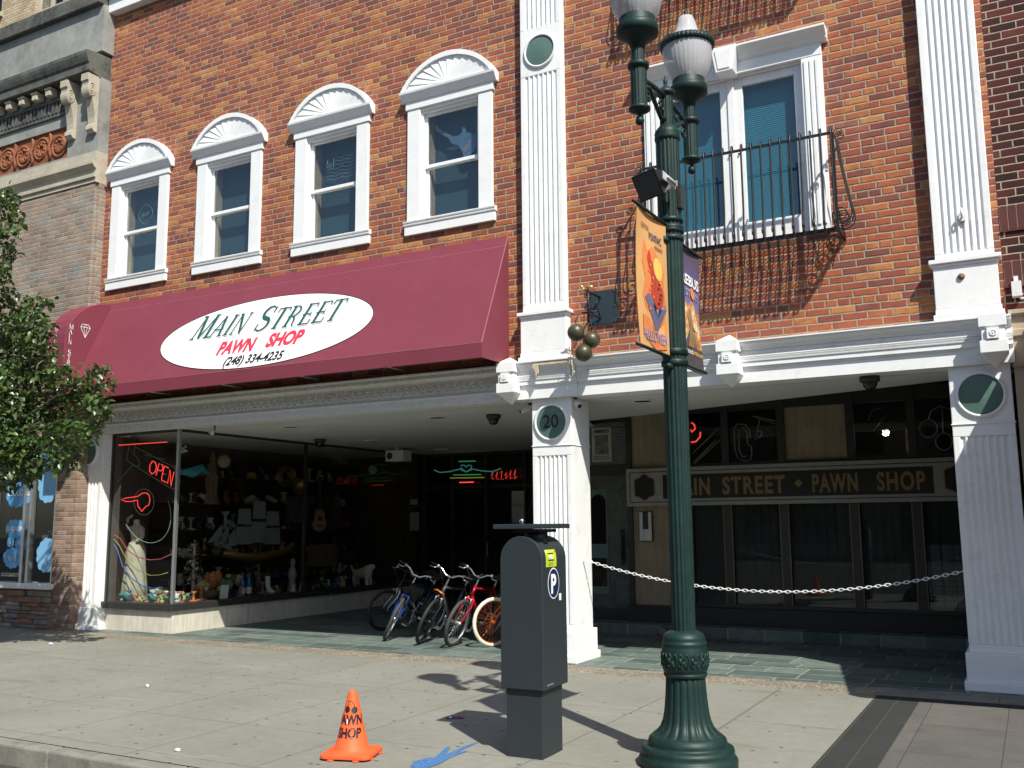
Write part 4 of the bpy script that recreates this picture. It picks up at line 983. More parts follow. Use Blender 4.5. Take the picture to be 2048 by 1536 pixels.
# banner arms are part of the lamp
bdir = AD.normalized()
for sgn, zs in ((1, (2.83, 3.82)), (-1, (2.82, 3.76))):
    for z in zs:
        ba = MB()
        for rr, dz in ((.098, -.03), (.098, .05)): ba.lathe([(rr-.015, z+dz-.02), (rr, z+dz-.015), (rr, z+dz+.015), (rr-.015, z+dz+.02)], (PX, PY, 0), 32)
        ba.tube([Vector((PX, PY, z))+bdir*sgn*.05, Vector((PX, PY, z))+bdir*sgn*.72], .012, 8)
        ba.tube([Vector((PX, PY, z-.06))-bdir*sgn*.04, Vector((PX, PY, z-.06))-bdir*sgn*.15], .022, 10)
        ba.build('banner_arm', m_green, LP)
MB().box(PX+.08, PX+.105, PY-.05, PY+.02, 3.95, 4.13).build('metal_tag', m_bronze, LP)
# ---- banners
bn = bdir.cross(Z).normalized()          # banner normal
def banner(name, label, sgn, z0, z1, mats, art):
    o0, o1 = .105, .655
    nx = 8; mb = MB(); base = Vector((PX, PY, 0)); A = bdir*sgn
    vs = []; fs = []; nz_ = 14
    def P(u_, v_, lift=0.0):              # u 0..1 from the pole outward, v 0..1 upward; a slight billow
        bow = .02*math.sin(u_*math.pi)*math.cos(v_*5+1)+.02*math.sin(v_*math.pi)*u_
        return base + A*(o0+(o1-o0)*u_) + Z*(z0+(z1-z0)*v_ - .03*(1-u_)*(1-v_)*0) + bn*(bow+lift)
    for side in (1, -1):
        o = len(vs)
        for j in range(nz_+1):
            for i in range(nx+1): vs.append(P(i/nx, j/nz_, .0015*side))
        for j in range(nz_):
            for i in range(nx):
                q = [o+j*(nx+1)+i, o+j*(nx+1)+i+1, o+(j+1)*(nx+1)+i+1, o+(j+1)*(nx+1)+i]; fs.append(q if side > 0 else q[::-1])
    mb.add(vs, fs, 0, True)
    vsd = -1 if bn.dot(CAM-base) < 0 else 1
    art(mb, lambda u_, v_, k=0: P(u_, v_, vsd*(.004+.0012*k)))
    return tag(mb.build(name, mats, None), label, 'banner')
def poly_on(mb, P, pts, mi, k):           # fan-triangulated, subdivided shape
    cx = sum(p[0] for p in pts)/len(pts); cy = sum(p[1] for p in pts)/len(pts); n = len(pts)
    mid = [((p[0]+cx)/2, (p[1]+cy)/2) for p in pts]
    vs = [P(cx, cy, k)] + [P(*q, k) for q in mid] + [P(*q, k) for q in pts]
    fs = [(0, 1+i, 1+(i+1) % n) for i in range(n)] + [(1+i, 1+n+i, 1+n+(i+1) % n, 1+(i+1) % n) for i in range(n)]
    mb.add(vs, fs, mi, True)
def txt_on(mb, P, body, u0, u1, v, h, mi, k, bold=.01):
    vs, fs = text2d(body, 1.0, bold=bold); w_ = max(q[0] for q in vs)
    mb.add([P(u0+(u1-u0)*a/w_, v+h*b, k) for a, b in vs], fs, mi)
bo_ = M('golden_orange_banner_cloth', (.60, .32, .12), .8, 0, .06, 3)
b_red = M('brick_red_print', (.42, .045, .02), .7, 0, .25, 30); b_or = M('bright_orange_print', (.66, .20, .055), .7); b_dk = M('dark_brown_print', (.05, .015, .012), .7)
b_yel = M('yellow_print', (.72, .48, .10), .7, 0, .15, 20); b_gr = M('slate_purple_print', (.13, .12, .2), .7); b_lil = M('lilac_print', (.32, .28, .42), .7)
def art1(mb, P):
    F = lambda u_: 1-u_                   # left to right as seen from the street side
    Q = lambda u_, v_, k=0: P(F(u_), v_, k)
    txt_on(mb, Q, 'DOWNTOWN', .16, .42, .855, .05, 2, 3); txt_on(mb, Q, 'PONTIAC', .42, .82, .80, .075, 3, 3, .02); txt_on(mb, Q, 'PRESENTS', .58, .84, .745, .04, 2, 3)
    poly_on(mb, Q, [(.2,.30),(.14,.38),(.22,.50),(.15,.62),(.24,.78),(.34,.70),(.5,.76),(.66,.70),(.86,.60),(.80,.48),(.90,.36),(.80,.22),(.5,.10)], 4, 0)
    poly_on(mb, Q, [(.26,.30),(.30,.66),(.38,.72),(.48,.60),(.60,.64),(.78,.44),(.74,.26),(.52,.15)], 1, 1)
    poly_on(mb, Q, [(.62+.15*math.cos(a*.5236), .60+.085*math.sin(a*.5236)) for a in range(12)], 5, 2)
    for q in range(9): poly_on(mb, Q, [(.30+.05*(q%3), .28+.045*q), (.34+.05*(q%3), .28+.045*q), (.34+.05*(q%3), .298+.045*q), (.30+.05*(q%3), .298+.045*q)], 4, 3)
    for q in range(8): poly_on(mb, Q, [(.56+.04*(q%3), .24+.035*q), (.62+.04*(q%3), .24+.035*q), (.62+.04*(q%3), .255+.035*q), (.56+.04*(q%3), .255+.035*q)], 2, 3)
    poly_on(mb, Q, [(.18,.36),(.28,.40),(.54,.22),(.80,.36),(.88,.33),(.54,.13)], 6, 4)
    poly_on(mb, Q, [(.12,.24),(.3,.22),(.54,.08),(.86,.24),(.9,.05),(.54,.02),(.12,.10)], 4, 2)
    txt_on(mb, Q, 'HALLOWEEN', .14, .90, .075, .105, 7, 6, .02)
banner('orange_banner', 'orange vertical banner with a brick tower print, on the street side of the lamp', 1, 2.82, 3.83, [bo_, b_red, b_dk, M('navy_print', (.04, .03, .12), .7), b_or, b_yel, b_gr, b_lil], art1)
def bb_mat():
    t = NT('black_violet_banner_cloth'); p = t.xyz(t.pos()); f = t.mr(p[2], 2.85, 3.75, 0, 1, False)
    c = t.ramp(f, [(0, (.05, .04, .045)), (.5, (.16, .13, .3)), (.7, (.10, .075, .2)), (1, (.075, .05, .07))]); return t.fin(c, .7)
def fire():
    t = NT('flame_print'); P = t.pos(); a = t.noise(P, 7, 5, .65); c = t.ramp(a, [(.36, (.30, .07, .02)), (.5, (.55, .26, .09)), (.62, (.75, .62, .42))]); return t.fin(c, .7)
def art2(mb, P):
    Q = lambda u_, v_, k=0: P(u_, v_, k)
    txt_on(mb, Q, 'EREBUS', .02, .94, .68, .12, 1, 4, .03); txt_on(mb, Q, '4 STORY', .12, .9, .585, .085, 4, 4, .02)
    poly_on(mb, Q, [(.57+.09*math.cos(a*.6), .62+.05*math.sin(a*.6)) for a in range(10)], 5, 5)
    poly_on(mb, Q, [(.0,.17),(.04,.52),(.2,.55),(.34,.50),(.52,.56),(.74,.50),(.9,.46),(1,.18)], 2, 1)
    poly_on(mb, Q, [(.34,.18),(.40,.34),(.30,.42),(.44,.50),(.50,.40),(.62,.30),(.84,.33),(.68,.25),(.62,.18)], 3, 2)
    poly_on(mb, Q, [(.0,.0),(.0,.17),(1,.19),(1,.0)], 6, 3)
    txt_on(mb, Q, '.haunted', .05, .5, .125, .055, 1, 6); txt_on(mb, Q, 'pontiac.com', .51, .97, .128, .055, 7, 6)
banner('black_banner', 'black and violet banner lettered EREBUS, on the building side of the lamp', -1, 2.80, 3.77, [bb_mat(), m_whlet, fire(), M('brown_figure_print', (.26, .15, .06), .7, 0, .3, 12), M('grey_lilac_print', (.3, .28, .36), .7), b_or, M('charcoal_print', (.055, .045, .05), .7), b_yel], art2)
# ---- floodlight on the lamp
FLc = onY((1288, 372), PY-.30); FLc = Vector((PX, PY, 0))+bdir*.27+Vector((-.02, 0, 4.09))
FT = thing('floodlight', 'black square floodlight on a grey bracket fixed to the lamp post', 'floodlight', FLc)
fd = (bdir*.75+Vector((-.35, .0, -.45))).normalized(); fr_ = fd.cross(Z).normalized(); fu = fr_.cross(fd).normalized()
hb = MB(); w0, w1 = .115, .135
vs = [FLc+fr_*a*q+fu*b_*q*.8+fd*d for d, q in ((-.07, .07), (.06, w1*.85)) for a, b_ in ((-1,-1),(1,-1),(1,1),(-1,1))]
hb.add(vs, [(0,3,2,1),(4,5,6,7),(0,1,5,4),(1,2,6,5),(2,3,7,6),(3,0,4,7)]); hb.obox(FLc+fd*.066, fr_*.12, fu*.10, fd*.007)
hb.build('housing', m_black, FT, bevel=.008)
MB().obox(FLc+fd*.075, fr_*.105, fu*.085, fd*.002).build('lens', M('dark_lens', (.05, .05, .05), .15), FT)
bk = MB(); 
for s in (-1, 1): bk.tube([FLc+fr_*s*.145+fd*.0, FLc+fr_*s*.145-bdir*.16], .008, 8).obox(FLc+fr_*s*.13-bdir*.06, fr_*.004, Z*.028, bdir*.13)
bk.obox(FLc-bdir*.165, fr_*.16, Z*.022, bdir*.006).tube([FLc-bdir*.165, FLc-bdir*.25], .03, 10); bk.build('bracket', M('pale_grey_bracket', (.5, .5, .5), .5), FT)

# ================================================================== PAY STATION
MPOS = Vector((-3.29, -4.195, 0))
PM = thing('pay_station', 'charcoal parking pay station with a rounded top and flat solar panel', 'parking meter', MPOS)
# measured corners of the body at its foot: left-front, right-front, right-back
ea = Vector((1, .02, 0)).normalized(); eb = Vector((-ea.y, ea.x, 0))   # ea along the big face, eb away from the street
MC = Vector((-3.316, -4.39, 0))            # centre of the big face
MW, MD = .172, .42
def mp(a, b_, z): return MC+ea*a+eb*b_+Z*z
def rbox(mb, a0, a1, b0, b1, z0, z1): mb.obox(mp((a0+a1)/2, (b0+b1)/2, (z0+z1)/2), ea*(a1-a0)/2, eb*(b1-b0)/2, Z*(z1-z0)/2)
bd = MB(); zt = 1.56; rr = MW
out = [(-MW, .475), (MW, .475)] + [(MW*math.cos(R_(a)), zt-rr+rr*math.sin(R_(a))) for a in range(0, 181, 9)]
bd.prism(out, MC, ea, Z, eb, MD); bd.build('body', m_machine, PM, bevel=.006)
pd = MB(); rbox(pd, -.143, .143, .03, .37, 0, .43); rbox(pd, -.145, .145, .028, .372, .43, .475); pd.build('pedestal', m_machine, PM, bevel=.004)
nk = MB(); nk.lathe([(.085, 1.50), (.085, 1.60)], mp(.05, .16, 0), 24); rbox(nk, -.08, .14, .03, .32, 1.585, 1.609); nk.build('neck', m_machine2, PM)
so = MB(); rbox(so, -.215, .185, -.03, .47, 1.612, 1.645); soo = so.build('solar_panel', m_machine, PM, bevel=.004)
pv = MB(); rbox(pv, -.20, .17, -.015, .455, 1.645, 1.648); pv.build('solar_cells', M('solar_cells', (.012, .018, .04), .15), soo)
MB().lathe([(.018, 1.645), (.018, 1.675), (.012, 1.685)], mp(-.04, .1, 0), 12).build('antenna_stub', m_chrome, PM)
# the right-hand face (along eb at +MW) carries the badge and the sticker
def side(b_, z, lift=.003): return mp(MW+lift, b_, z)
st = MB(); vs = []
def wrapP(b_, z, lift):                # follows the curve of the top
    zc = zt-rr
    if z <= zc: return mp(MW+lift, b_, z)
    a = (z-zc)/rr; return mp((rr+lift)*math.cos(a), b_, zc+(rr+lift)*math.sin(a))
for i in range(7):
    z = 1.335+.125*i/6; vs += [wrapP(.06, z, .002), wrapP(.24, z, .002)]
st.add(vs, [(2*i, 2*i+1, 2*i+3, 2*i+2) for i in range(6)], 0)
st.add([wrapP(q[0], q[1], .003) for q in ((.10, 1.378), (.20, 1.378), (.20, 1.435), (.10, 1.435))], [(0,1,2,3)], 1)
put_text(st, '9401', (0,0,0), X, Z, .048, 2, fn=lambda a, b_: wrapP(.103+a, 1.388+b_, .0045), bold=.02, xs=.95)
for q in ((.075, 1.445), (.225, 1.445)): st.add([wrapP(q[0]-.006, q[1]-.01, .003), wrapP(q[0]+.008, q[1]-.01, .003), wrapP(q[0]+.008, q[1]+.01, .003), wrapP(q[0]-.006, q[1]+.01, .003)], [(0,1,2,3)], 3 if q[0] > .15 else 2)
st.add([wrapP(q[0], q[1], .003) for q in ((.10, 1.345), (.19, 1.345), (.19, 1.368), (.10, 1.368))], [(0,1,2,3)], 4)
st.build('lime_sticker', [M('lime_sticker', (.50, .62, .03), .4), m_blklet, m_whlet, m_redlet, M('olive_print', (.3, .36, .03), .5)], PM)
em = MB(); C0 = (.185, 1.215)
for r_, mi, lf in (((.098, .112), 0, .002), ((.089, .103), 1, .0035)):
    em.add([side(C0[0]+r_[0]*math.cos(k*math.pi/20), C0[1]+r_[1]*math.sin(k*math.pi/20), lf) for k in range(40)], [tuple(range(40))], mi)
put_text(em, 'P', side(C0[0]-.004, C0[1]-.066, .005), eb, Z, .185, 0, bold=.04, align='CENTER', xs=.95)
em.build('parking_emblem', [m_whlet, M('navy_enamel', (.008, .02, .085), .3)], PM)
lb = MB(); lb.add([side(.275, 1.085), side(.315, 1.085), side(.315, 1.135), side(.275, 1.135)], [(0,1,2,3)]); lb.build('white_label', m_whlet, PM)
lb = MB(); lb.add([side(.05, .50), side(.16, .50), side(.16, .512), side(.05, .512)], [(0,1,2,3)]); lb.build('small_plate', m_alu, PM)

# ================================================================== CONE
CO = Vector((-4.465, -4.86, 0)); TC = thing('traffic_cone', 'orange traffic cone stencilled PAWN SHOP with two black balls', 'traffic cone', CO)
ca = R_(18)
bs = MB(); s = .175
po = []
for k in range(4):
    a = ca+math.pi/4+k*math.pi/2
    for j in (-.12, 0, .12): po.append((s*1.414*(1-.10*abs(j)*8*.1)*math.cos(a+j), s*1.414*(1-abs(j)*.35)*math.sin(a+j)))
bs.prism([(x*.97, y*.97) for x, y in po], CO+Z*.012, X, Y, Z, .03)
for k in range(4):
    for j in (-.3, .3):
        a = ca+math.pi/4+k*math.pi/2; bs.box(CO.x+.2*math.cos(a+j)-.02, CO.x+.2*math.cos(a+j)+.02, CO.y+.2*math.sin(a+j)-.02, CO.y+.2*math.sin(a+j)+.02, 0, .013)
bs.build('base', m_orange, TC, bevel=.008)
def cone_r(z): return .122+(.030-.122)*(z-.055)/(.455-.055)
cn = MB(); cn.lathe([(.165, .041), (.145, .046), (.130, .052), (.122, .06), (cone_r(.25), .25), (cone_r(.44), .44), (.030, .45), (.026, .457), (.018, .457), (.016, .44)], CO, 48, cap=False); cn.build('cone_body', m_orange, TC)
va = math.atan2(CAM.y-CO.y, CAM.x-CO.x)     # side turned to the street
lt = MB(); turn = R_(-16)
def cf(a, z, lift=.0022): r = cone_r(z)+lift; th = va+turn+a/cone_r(max(z, .1)); return CO+Vector((r*math.cos(th), r*math.sin(th), z))
def cone_text(body, z, h, xs):
    vs, fs = text2d(body, h, bold=.045, align='CENTER', xs=xs)
    lt.add([cf(a, z+b_) for a, b_ in vs], fs)
cone_text('PAWN', .235, .088, .78); cone_text('SHOP', .145, .09, .82)
for a, z, r in ((-.022, .333, .021), (.032, .328, .023)): lt.add([cf(a+r*math.cos(k*.4488), z+r*math.sin(k*.4488)*1.05, .002) for k in range(14)], [tuple(range(14))])
for pts in ([(-.018, .35), (-.014, .375), (-.012, .392)], [(.03, .347), (.026, .368), (.012, .386), (-.012, .392), (-.02, .388)]): lt.tube([cf(a, z, .001) for a, z in pts], .0028, 4)
lt.build('stencil_lettering', m_blklet, TC)
stc = MB(); stc.add([cf(a, z, .003) for a, z in ((-.018, .238), (-.010, .238), (-.010, .268), (-.018, .268))], [(0,1,2,3)]); stc.build('white_scuff', m_whlet, TC)

# ================================================================== PAWNBROKER'S BALLS
pl0, pl1 = Vector((-4.66, 0, 4.06)), Vector((-4.285, 0, 4.49))
PB = thing('pawnbroker_sign', 'three dull bronze balls hanging from a black bracket on a slate blue plate', 'shop sign', (-4.47, 0, 4.0))
bp = MB().box(pl0.x, pl1.x, -.03, 0, pl0.z, pl1.z)
for x in (pl0.x+.03, pl1.x-.03):
    for z in (pl0.z+.03, (pl0.z+pl1.z)/2, pl1.z-.03): bp.ball((x, -.032, z), (.014, .01, .014), 8)
bp.build('backing_plate', M('slate_blue_plate', (.028, .045, .058), .5, .2, .15, 8), PB, bevel=.004)
ar = MB(); bx = -4.50
yt = -.52
ar.tube([(bx, -.03, 4.40), (bx, yt, 4.40)], .014, 8).tube([(bx, -.03, 4.14), (bx, yt+.06, 4.13)], .012, 8).tube([(bx, yt+.12, 4.45), (bx, yt+.12, 4.02)], .014, 8)
for q in range(4):
    ar.tube([(bx, yt+.12+(.07 if q % 2 else -.07)+.045*(1-i/24)*math.cos(R_(i*30+90*q)), 4.33-.13*(q//2)+.045*(1-i/24)*math.sin(R_(i*30+90*q))) for i in range(18)], .007, 5)
ar.tube([(bx, -.05, 4.16), (bx, -.15, 4.28), (bx, -.12, 4.36), (bx, -.05, 4.38)], .008, 6)
ar.tube([(bx-.06, yt+.06, 4.13), (bx+.14, yt+.06, 4.13)], .010, 6)
ar.build('bracket', m_black, PB)
gf = MB().ball((bx, yt, 4.40), (.02, .03, .02), 10).ball((bx, yt+.22, 4.47), .03, 12).tube([(bx, yt+.0, 4.40), (bx-.02, yt-.03, 4.44)], .012, 6); gf.build('gilt_finial', m_gold, PB)
m_ball = M('tarnished_brass', (.070, .063, .038), .42, .35, .3, 6)
bl_c = [onY((1152, 665), -.50), onY((1167, 706), -.46), onY((1183, 680), -.36)]
for q in bl_c:
    MB().ball(q, .104, 32).build('brass_ball', m_ball, PB)
    MB().tube([(q.x, q.y, q.z+.10), (q.x, q.y, q.z+.15), (bx+(q.x-bx)*.6, q.y, 4.12)], .006, 5).build('hook', m_black, PB)

# ================================================================== CHAIN
ch0, ch1 = Vector((-4.86, .28, 1.185)), Vector((-.69, .28, 1.195)); nl = 88; mb = MB()
def cpt(t_): p = ch0.lerp(ch1, t_); return p+Vector((0, 0, -.315*(1-(2*t_-1.06)**2/1.12)))
for k in range(nl):
    p0, p1 = cpt(k/nl), cpt((k+1)/nl); c = (p0+p1)/2; t = (p1-p0).normalized(); sd_ = t.cross(Z).normalized(); up = sd_.cross(t)
    w_ = (sd_ if k % 2 else up)
    ring = []
    for i in range(12):
        a = 2*math.pi*i/12; ring.append(c+t*(.034*math.cos(a))+w_*(.0145*math.sin(a)))
    mb.tube(ring, .0044, 6, closed=True)
mb.tube([ch0+Vector((-.08, 0, 0)), cpt(0)], .012, 6).tube([ch1+Vector((.06, 0, 0)), cpt(1)], .012, 6)
tag(mb.build('plastic_chain', M('white_plastic', (.78, .78, .78), .35)), 'white plastic chain sagging between the two right-hand columns', 'chain')

# ================================================================== BICYCLES
def rot(p, o, ax, a): return o + Matrix.Rotation(a, 3, ax) @ (Vector(p)-o)
def bicycle(label, loc, heading, lean, fcol, kcol, tyre, rim, bar='riser', steer=0.0, R=.33, tw=.024, extra=None, saddle=None):
    T = thing('bicycle', label, 'bicycle', loc, 'bicycles parked in the shop entrance')
    T.rotation_euler = (Matrix.Rotation(heading, 3, 'Z') @ Matrix.Rotation(lean, 3, 'X')).to_euler()
    def B(mb, name, mat, par=None): return mb.build(name, mat, par or T, local=True)
    RH, FH = Vector((-1.05, 0, R)), Vector((0, 0, R)); BB = Vector((-.63, 0, .28)); SC_ = Vector((-.80, 0, .76)); HT, HB = Vector((-.245, 0, .83)), Vector((-.19, 0, .69))
    sa = (HT-HB).normalized()
    st = lambda p: rot(p, HB, sa, steer)
    f = MB(); step = bar == 'cruiser'
    if step: f.tube([HT-sa*.03, (-.4, 0, .70), (-.62, 0, .66), SC_-Vector((0, 0, .06))], .017, 10); f.tube([HB+sa*.02, (-.35, 0, .50), BB], .019, 10)
    else: f.tube([HT-sa*.03, SC_-Vector((0, 0, .03))], .017, 10); f.tube([HB+sa*.02, BB], .021, 10)
    f.tube([SC_+Vector((-.012, 0, .03)), BB], .0165, 10).tube([HT, HB], .022, 12)
    for s in (-1, 1):
        f.tube([BB+Vector((0, s*.03, 0)), (-.8, s*.045, .30), RH+Vector((0, s*.06, 0))], .010, 8)
        f.tube([SC_+Vector((0, s*.02, -.02)), (-.9, s*.045, .58), RH+Vector((0, s*.06, 0))], .008, 8)
    fo = B(f, 'frame', fcol)
    if extra: extra(fo, HB, BB)
    k = MB()
    for s in (-1, 1):
        k.tube([st(HB+Vector((0, s*.015, -.01))), st(HB+Vector((.012, s*.055, -.05))), st(HB+Vector((.04, s*.062, -.14))), st(FH+Vector((-.01, s*.055, .06))), st(FH+Vector((0, s*.055, 0)))], [.02, .02, .017, .013, .011], 8)
    k.tube([st(HB+Vector((.012, -.055, -.05))), st(HB+Vector((.012, .055, -.05)))], .018, 8)
    B(k, 'fork', kcol)
    def wheel(hub, fn):
        w = MB(); ry = Vector((0, 1, 0))
        P_ = lambda r, a, y: fn(hub+Vector((r*math.cos(a), y, r*math.sin(a))))
        for y in (-.012, .012): w.tube([P_(R-tw*1.75, 2*math.pi*i/40, y) for i in range(40)], .006, 5, closed=True)
        w.tube([P_(R-tw*1.9, 2*math.pi*i/40, 0) for i in range(40)], .010, 6, closed=True)
        for i in range(28):
            a = 2*math.pi*i/28; s = 1 if i % 2 else -1; w.tube([P_(.022, a+.9*s, s*.03), P_(R-tw*2, a, 0)], .0016, 3, cap=False)
        w.tube([fn(hub+ry*-.055), fn(hub+ry*-.035), fn(hub+ry*.035), fn(hub+ry*.055)], [.012, .024, .024, .012], 10)
        wo = B(w, 'wheel', rim)
        t = MB(); n = 48
        vs = []; fs = []
        for i in range(n):
            a = 2*math.pi*i/n
            for j in range(8):
                b_ = 2*math.pi*j/8; kn = .0025 if (i+j) % 2 else 0
                vs.append(P_(R-tw+(tw+kn)*math.cos(b_), a, (tw+kn*.5)*.92*math.sin(b_)))
        for i in range(n):
            for j in range(8): fs.append((i*8+j, i*8+(j+1) % 8, ((i+1) % n)*8+(j+1) % 8, ((i+1) % n)*8+j))
        t.add(vs, fs, 0, True); B(t, 'tyre', tyre, wo)
        return wo
    wheel(FH, st); wheel(RH, lambda p: Vector(p))
    # bars
    h = MB(); S0 = HT+sa*.0; S1 = HT+sa*(.14 if bar != 'cruiser' else .12); fw_ = Vector((.07, 0, 0.01))
    h.tube([st(S0), st(S1)], .014, 10).tube([st(S1), st(S1+fw_)], .017, 10)
    c0 = S1+fw_
    if bar == 'riser': side_ = [(0, .05, 0), (0, .13, .06), (-.02, .2, .075), (-.06, .32, .075)]
    elif bar == 'flat': side_ = [(0, .1, .0), (-.03, .2, .01), (-.06, .30, .015)]
    else: side_ = [(0.02, .05, .04), (.03, .14, .17), (-.04, .24, .20), (-.20, .31, .17), (-.30, .33, .15)]
    pts = [c0+Vector((a, -b_, z)) for a, b_, z in side_[::-1]]+[c0]+[c0+Vector((a, b_, z)) for a, b_, z in side_]
    h.tube([st(p) for p in pts], .0115, 8)
    ho = B(h, 'handlebar', m_chrome if bar != 'flat' else m_black)
    for s in (-1, 1):
        a, b_ = Vector(side_[-1]), Vector(side_[-2]); a = c0+Vector((a.x, a.y*s, a.z)); b2 = c0+Vector((b_.x, b_.y*s, b_.z))
        B(MB().tube([st(a+(a-b2)*.05), st(a+(b2-a)*.9)], .0165, 8), 'grip', m_rubber, ho)
        lv = MB().tube([st(b2+Vector((.02, -s*.0, -.01))), st(b2+Vector((.05, s*.03, -.03))), st(b2+Vector((.045, s*.11, -.035)))], .006, 6).ball(st(b2+Vector((.012, 0, 0))), .022, 8)
        B(lv, 'brake_lever', m_alu, ho)
    cb = MB()
    for s in (-1, 1):
        q = c0+Vector((.05, s*.16, .05)); cb.tube([st(q), st(c0+Vector((.15, s*.12, .09))), st(c0+Vector((.17, s*.03, -.02))), st(HT+Vector((.09, s*.02, -.05))), st(HB+Vector((.05, 0, -.02)))], .0032, 5)
    B(cb, 'brake_cable', M('black_cable', (.02, .02, .02), .4))
    brk = MB()
    for s in (-1, 1): brk.tube([st(HB+Vector((.06, s*.045, -.13))), st(HB+Vector((.07, s*.045, -.02)))], .009, 6)
    brk.tube([st(HB+Vector((.07, -.045, -.02))), st(HB+Vector((.07, .045, -.02)))], .003, 5); B(brk, 'front_brake', m_alu)
    sp_ = MB().tube([SC_, SC_+Vector((-.045, 0, .13))], .0135, 8); B(sp_, 'seat_post', m_alu)
    sd2 = MB(); q = SC_+Vector((-.05, 0, .15))
    prof = [(-.13, .085, .0), (-.1, .095, .012), (-.04, .07, .01), (.05, .032, .006), (.13, .022, .0), (.15, .012, -.015)]
    vs = []
    for a, hw, dz in prof:
        for j in range(9): th = math.pi*j/8; vs.append(q+Vector((a, hw*math.cos(th), dz+.028*math.sin(th)-.03*(abs(math.cos(th))**3))))
    sd2.add(vs, [(i*9+j, i*9+j+1, (i+1)*9+j+1, (i+1)*9+j) for i in range(len(prof)-1) for j in range(8)]+[tuple(range(9)), tuple(range(len(prof)*9-1, len(prof)*9-10, -1))], 0, True)
    B(sd2, 'saddle', saddle or m_rubber)
    cr = MB().lathe([(.075, -.004), (.092, -.003), (.092, .003), (.075, .004)], BB+Vector((0, -.05, 0)), 32, 0, X, Z, Y)
    cr.tube([BB+Vector((0, -.07, 0)), BB+Vector((.06, -.085, -.16))], .010, 6).tube([BB+Vector((0, .07, 0)), BB+Vector((-.06, .085, .16))], .010, 6).tube([BB+Vector((0, -.07, 0)), BB+Vector((0, .07, 0))], .02, 8)
    for s, a in ((-1, .06), (1, -.06)): cr.obox(BB+Vector((a, s*.135, -.16*(1 if a > 0 else -1))), (.045, 0, 0), (0, .045, 0), (0, 0, .010))
    B(cr, 'crankset', m_alu)
    return T
m_bblue = M('metallic_blue_paint', (.012, .045, .30), .25, .3); m_bdark = M('dark_navy_frame_paint', (.012, .018, .045), .3, .2); m_bsil = M('silver_frame_paint', (.42, .44, .46), .3, .7)
m_bgry = M('pewter_frame_paint', (.13, .14, .15), .32, .6); m_bred = M('metallic_red_paint', (.42, .008, .025), .25, .3); m_born = M('copper_orange_paint', (.60, .15, .02), .25, .3)
m_cream = M('cream_tyre_rubber', (.70, .66, .54), .6); m_bblk = M('gloss_black_paint', (.012, .012, .013), .25); m_tyre2 = M('grey_worn_tyre', (.045, .045, .043), .75, 0, .3, 40)
def bike_at(label, p, heading, lean, *a, **k):
    q = onZ(p); return bicycle(label, (q.x, q.y, .004), R_(heading), R_(lean), *a, **k)
bike_at('dark bicycle with a silver suspension fork at the far left of the row', (762, 1262), -97, -17, m_bblk, m_bsil, m_rubber, m_bblk, 'flat', R_(-14))
def maker(fo, HB, BB):
    d = (BB-HB).normalized(); n = Vector((0, 1, 0)); up = n.cross(d).normalized()
    mb = MB(); 
    for s in (1, -1):
        A = d*s; U = Vector((0, s, 0)).cross(A).normalized()
        U = -U if U.z < 0 else U
        put_text(mb, 'SCHWINN', HB+d*(.10 if s > 0 else .42)-U*.012+Vector((0, s*-.0225, 0)), A, U, .042, bold=.02)
    mb.build('frame_lettering', m_whlet, fo, local=True)
bike_at('blue bicycle with blue fork and white lettered down tube', (774, 1280), -91, -19, m_bdark, m_bblue, m_tyre2, m_alu, 'riser', R_(27), extra=maker)
def orange_reflect(fo, HB, BB):
    o = MB().tube([HB+Vector((.08, -.09, .05)), HB+Vector((.1, -.03, .075)), HB+Vector((.1, .03, .06)), HB+Vector((.08, .09, .04))], .013, 6); o.build('orange_brace', m_born, fo, local=True)
bike_at('silver and pewter bicycle with a dangling orange brace and black fork', (842, 1288), -89, -18, m_bgry, m_bblk, m_rubber, m_bblk, 'riser', R_(14), tw=.028, extra=orange_reflect)
bike_at('red bicycle with wide chrome handlebars and chunky black tyres', (903, 1293), -89, -17, m_bred, m_bred, m_tyre2, m_alu, 'riser', R_(4), tw=.028)
bike_at('copper orange cruiser bicycle with cream tyres, half behind the pay station', (980, 1293), -94, -13, m_born, m_born, m_cream, m_born, 'cruiser', R_(-26), tw=.026)

# ================================================================== FIXTURES UNDER THE SOFFIT
def can_light(p, z=3.2, lab=''):
    q = onZ(p, z); L = thing('recessed_light', lab, 'ceiling light', (q.x, q.y, z-.02), 'recessed lights in the entrance soffit')
    MB().lathe([(.15, z-.001), (.155, z-.012), (.145, z-.018), (.115, z-.012)], (q.x, q.y, 0), 32, cap=False).build('trim_ring', m_white, L)
    MB().lathe([(.12, z-.009), (.11, z-.006), (.0, z-.005)], (q.x, q.y, 0), 24).build('dark_lens', M('dark_can', (.015, .014, .012), .6), L)
can_light((580, 853), lab='round recessed soffit light nearest the awning\'s middle')
can_light((874, 834), lab='round recessed soffit light left of the middle column, nearest the street')
can_light((745, 881), lab='round recessed soffit light deeper in the left entrance')
can_light((881, 899), lab='round recessed soffit light farthest back, by the entry doors')
can_light((1285, 801), lab='round recessed soffit light right of the middle column')
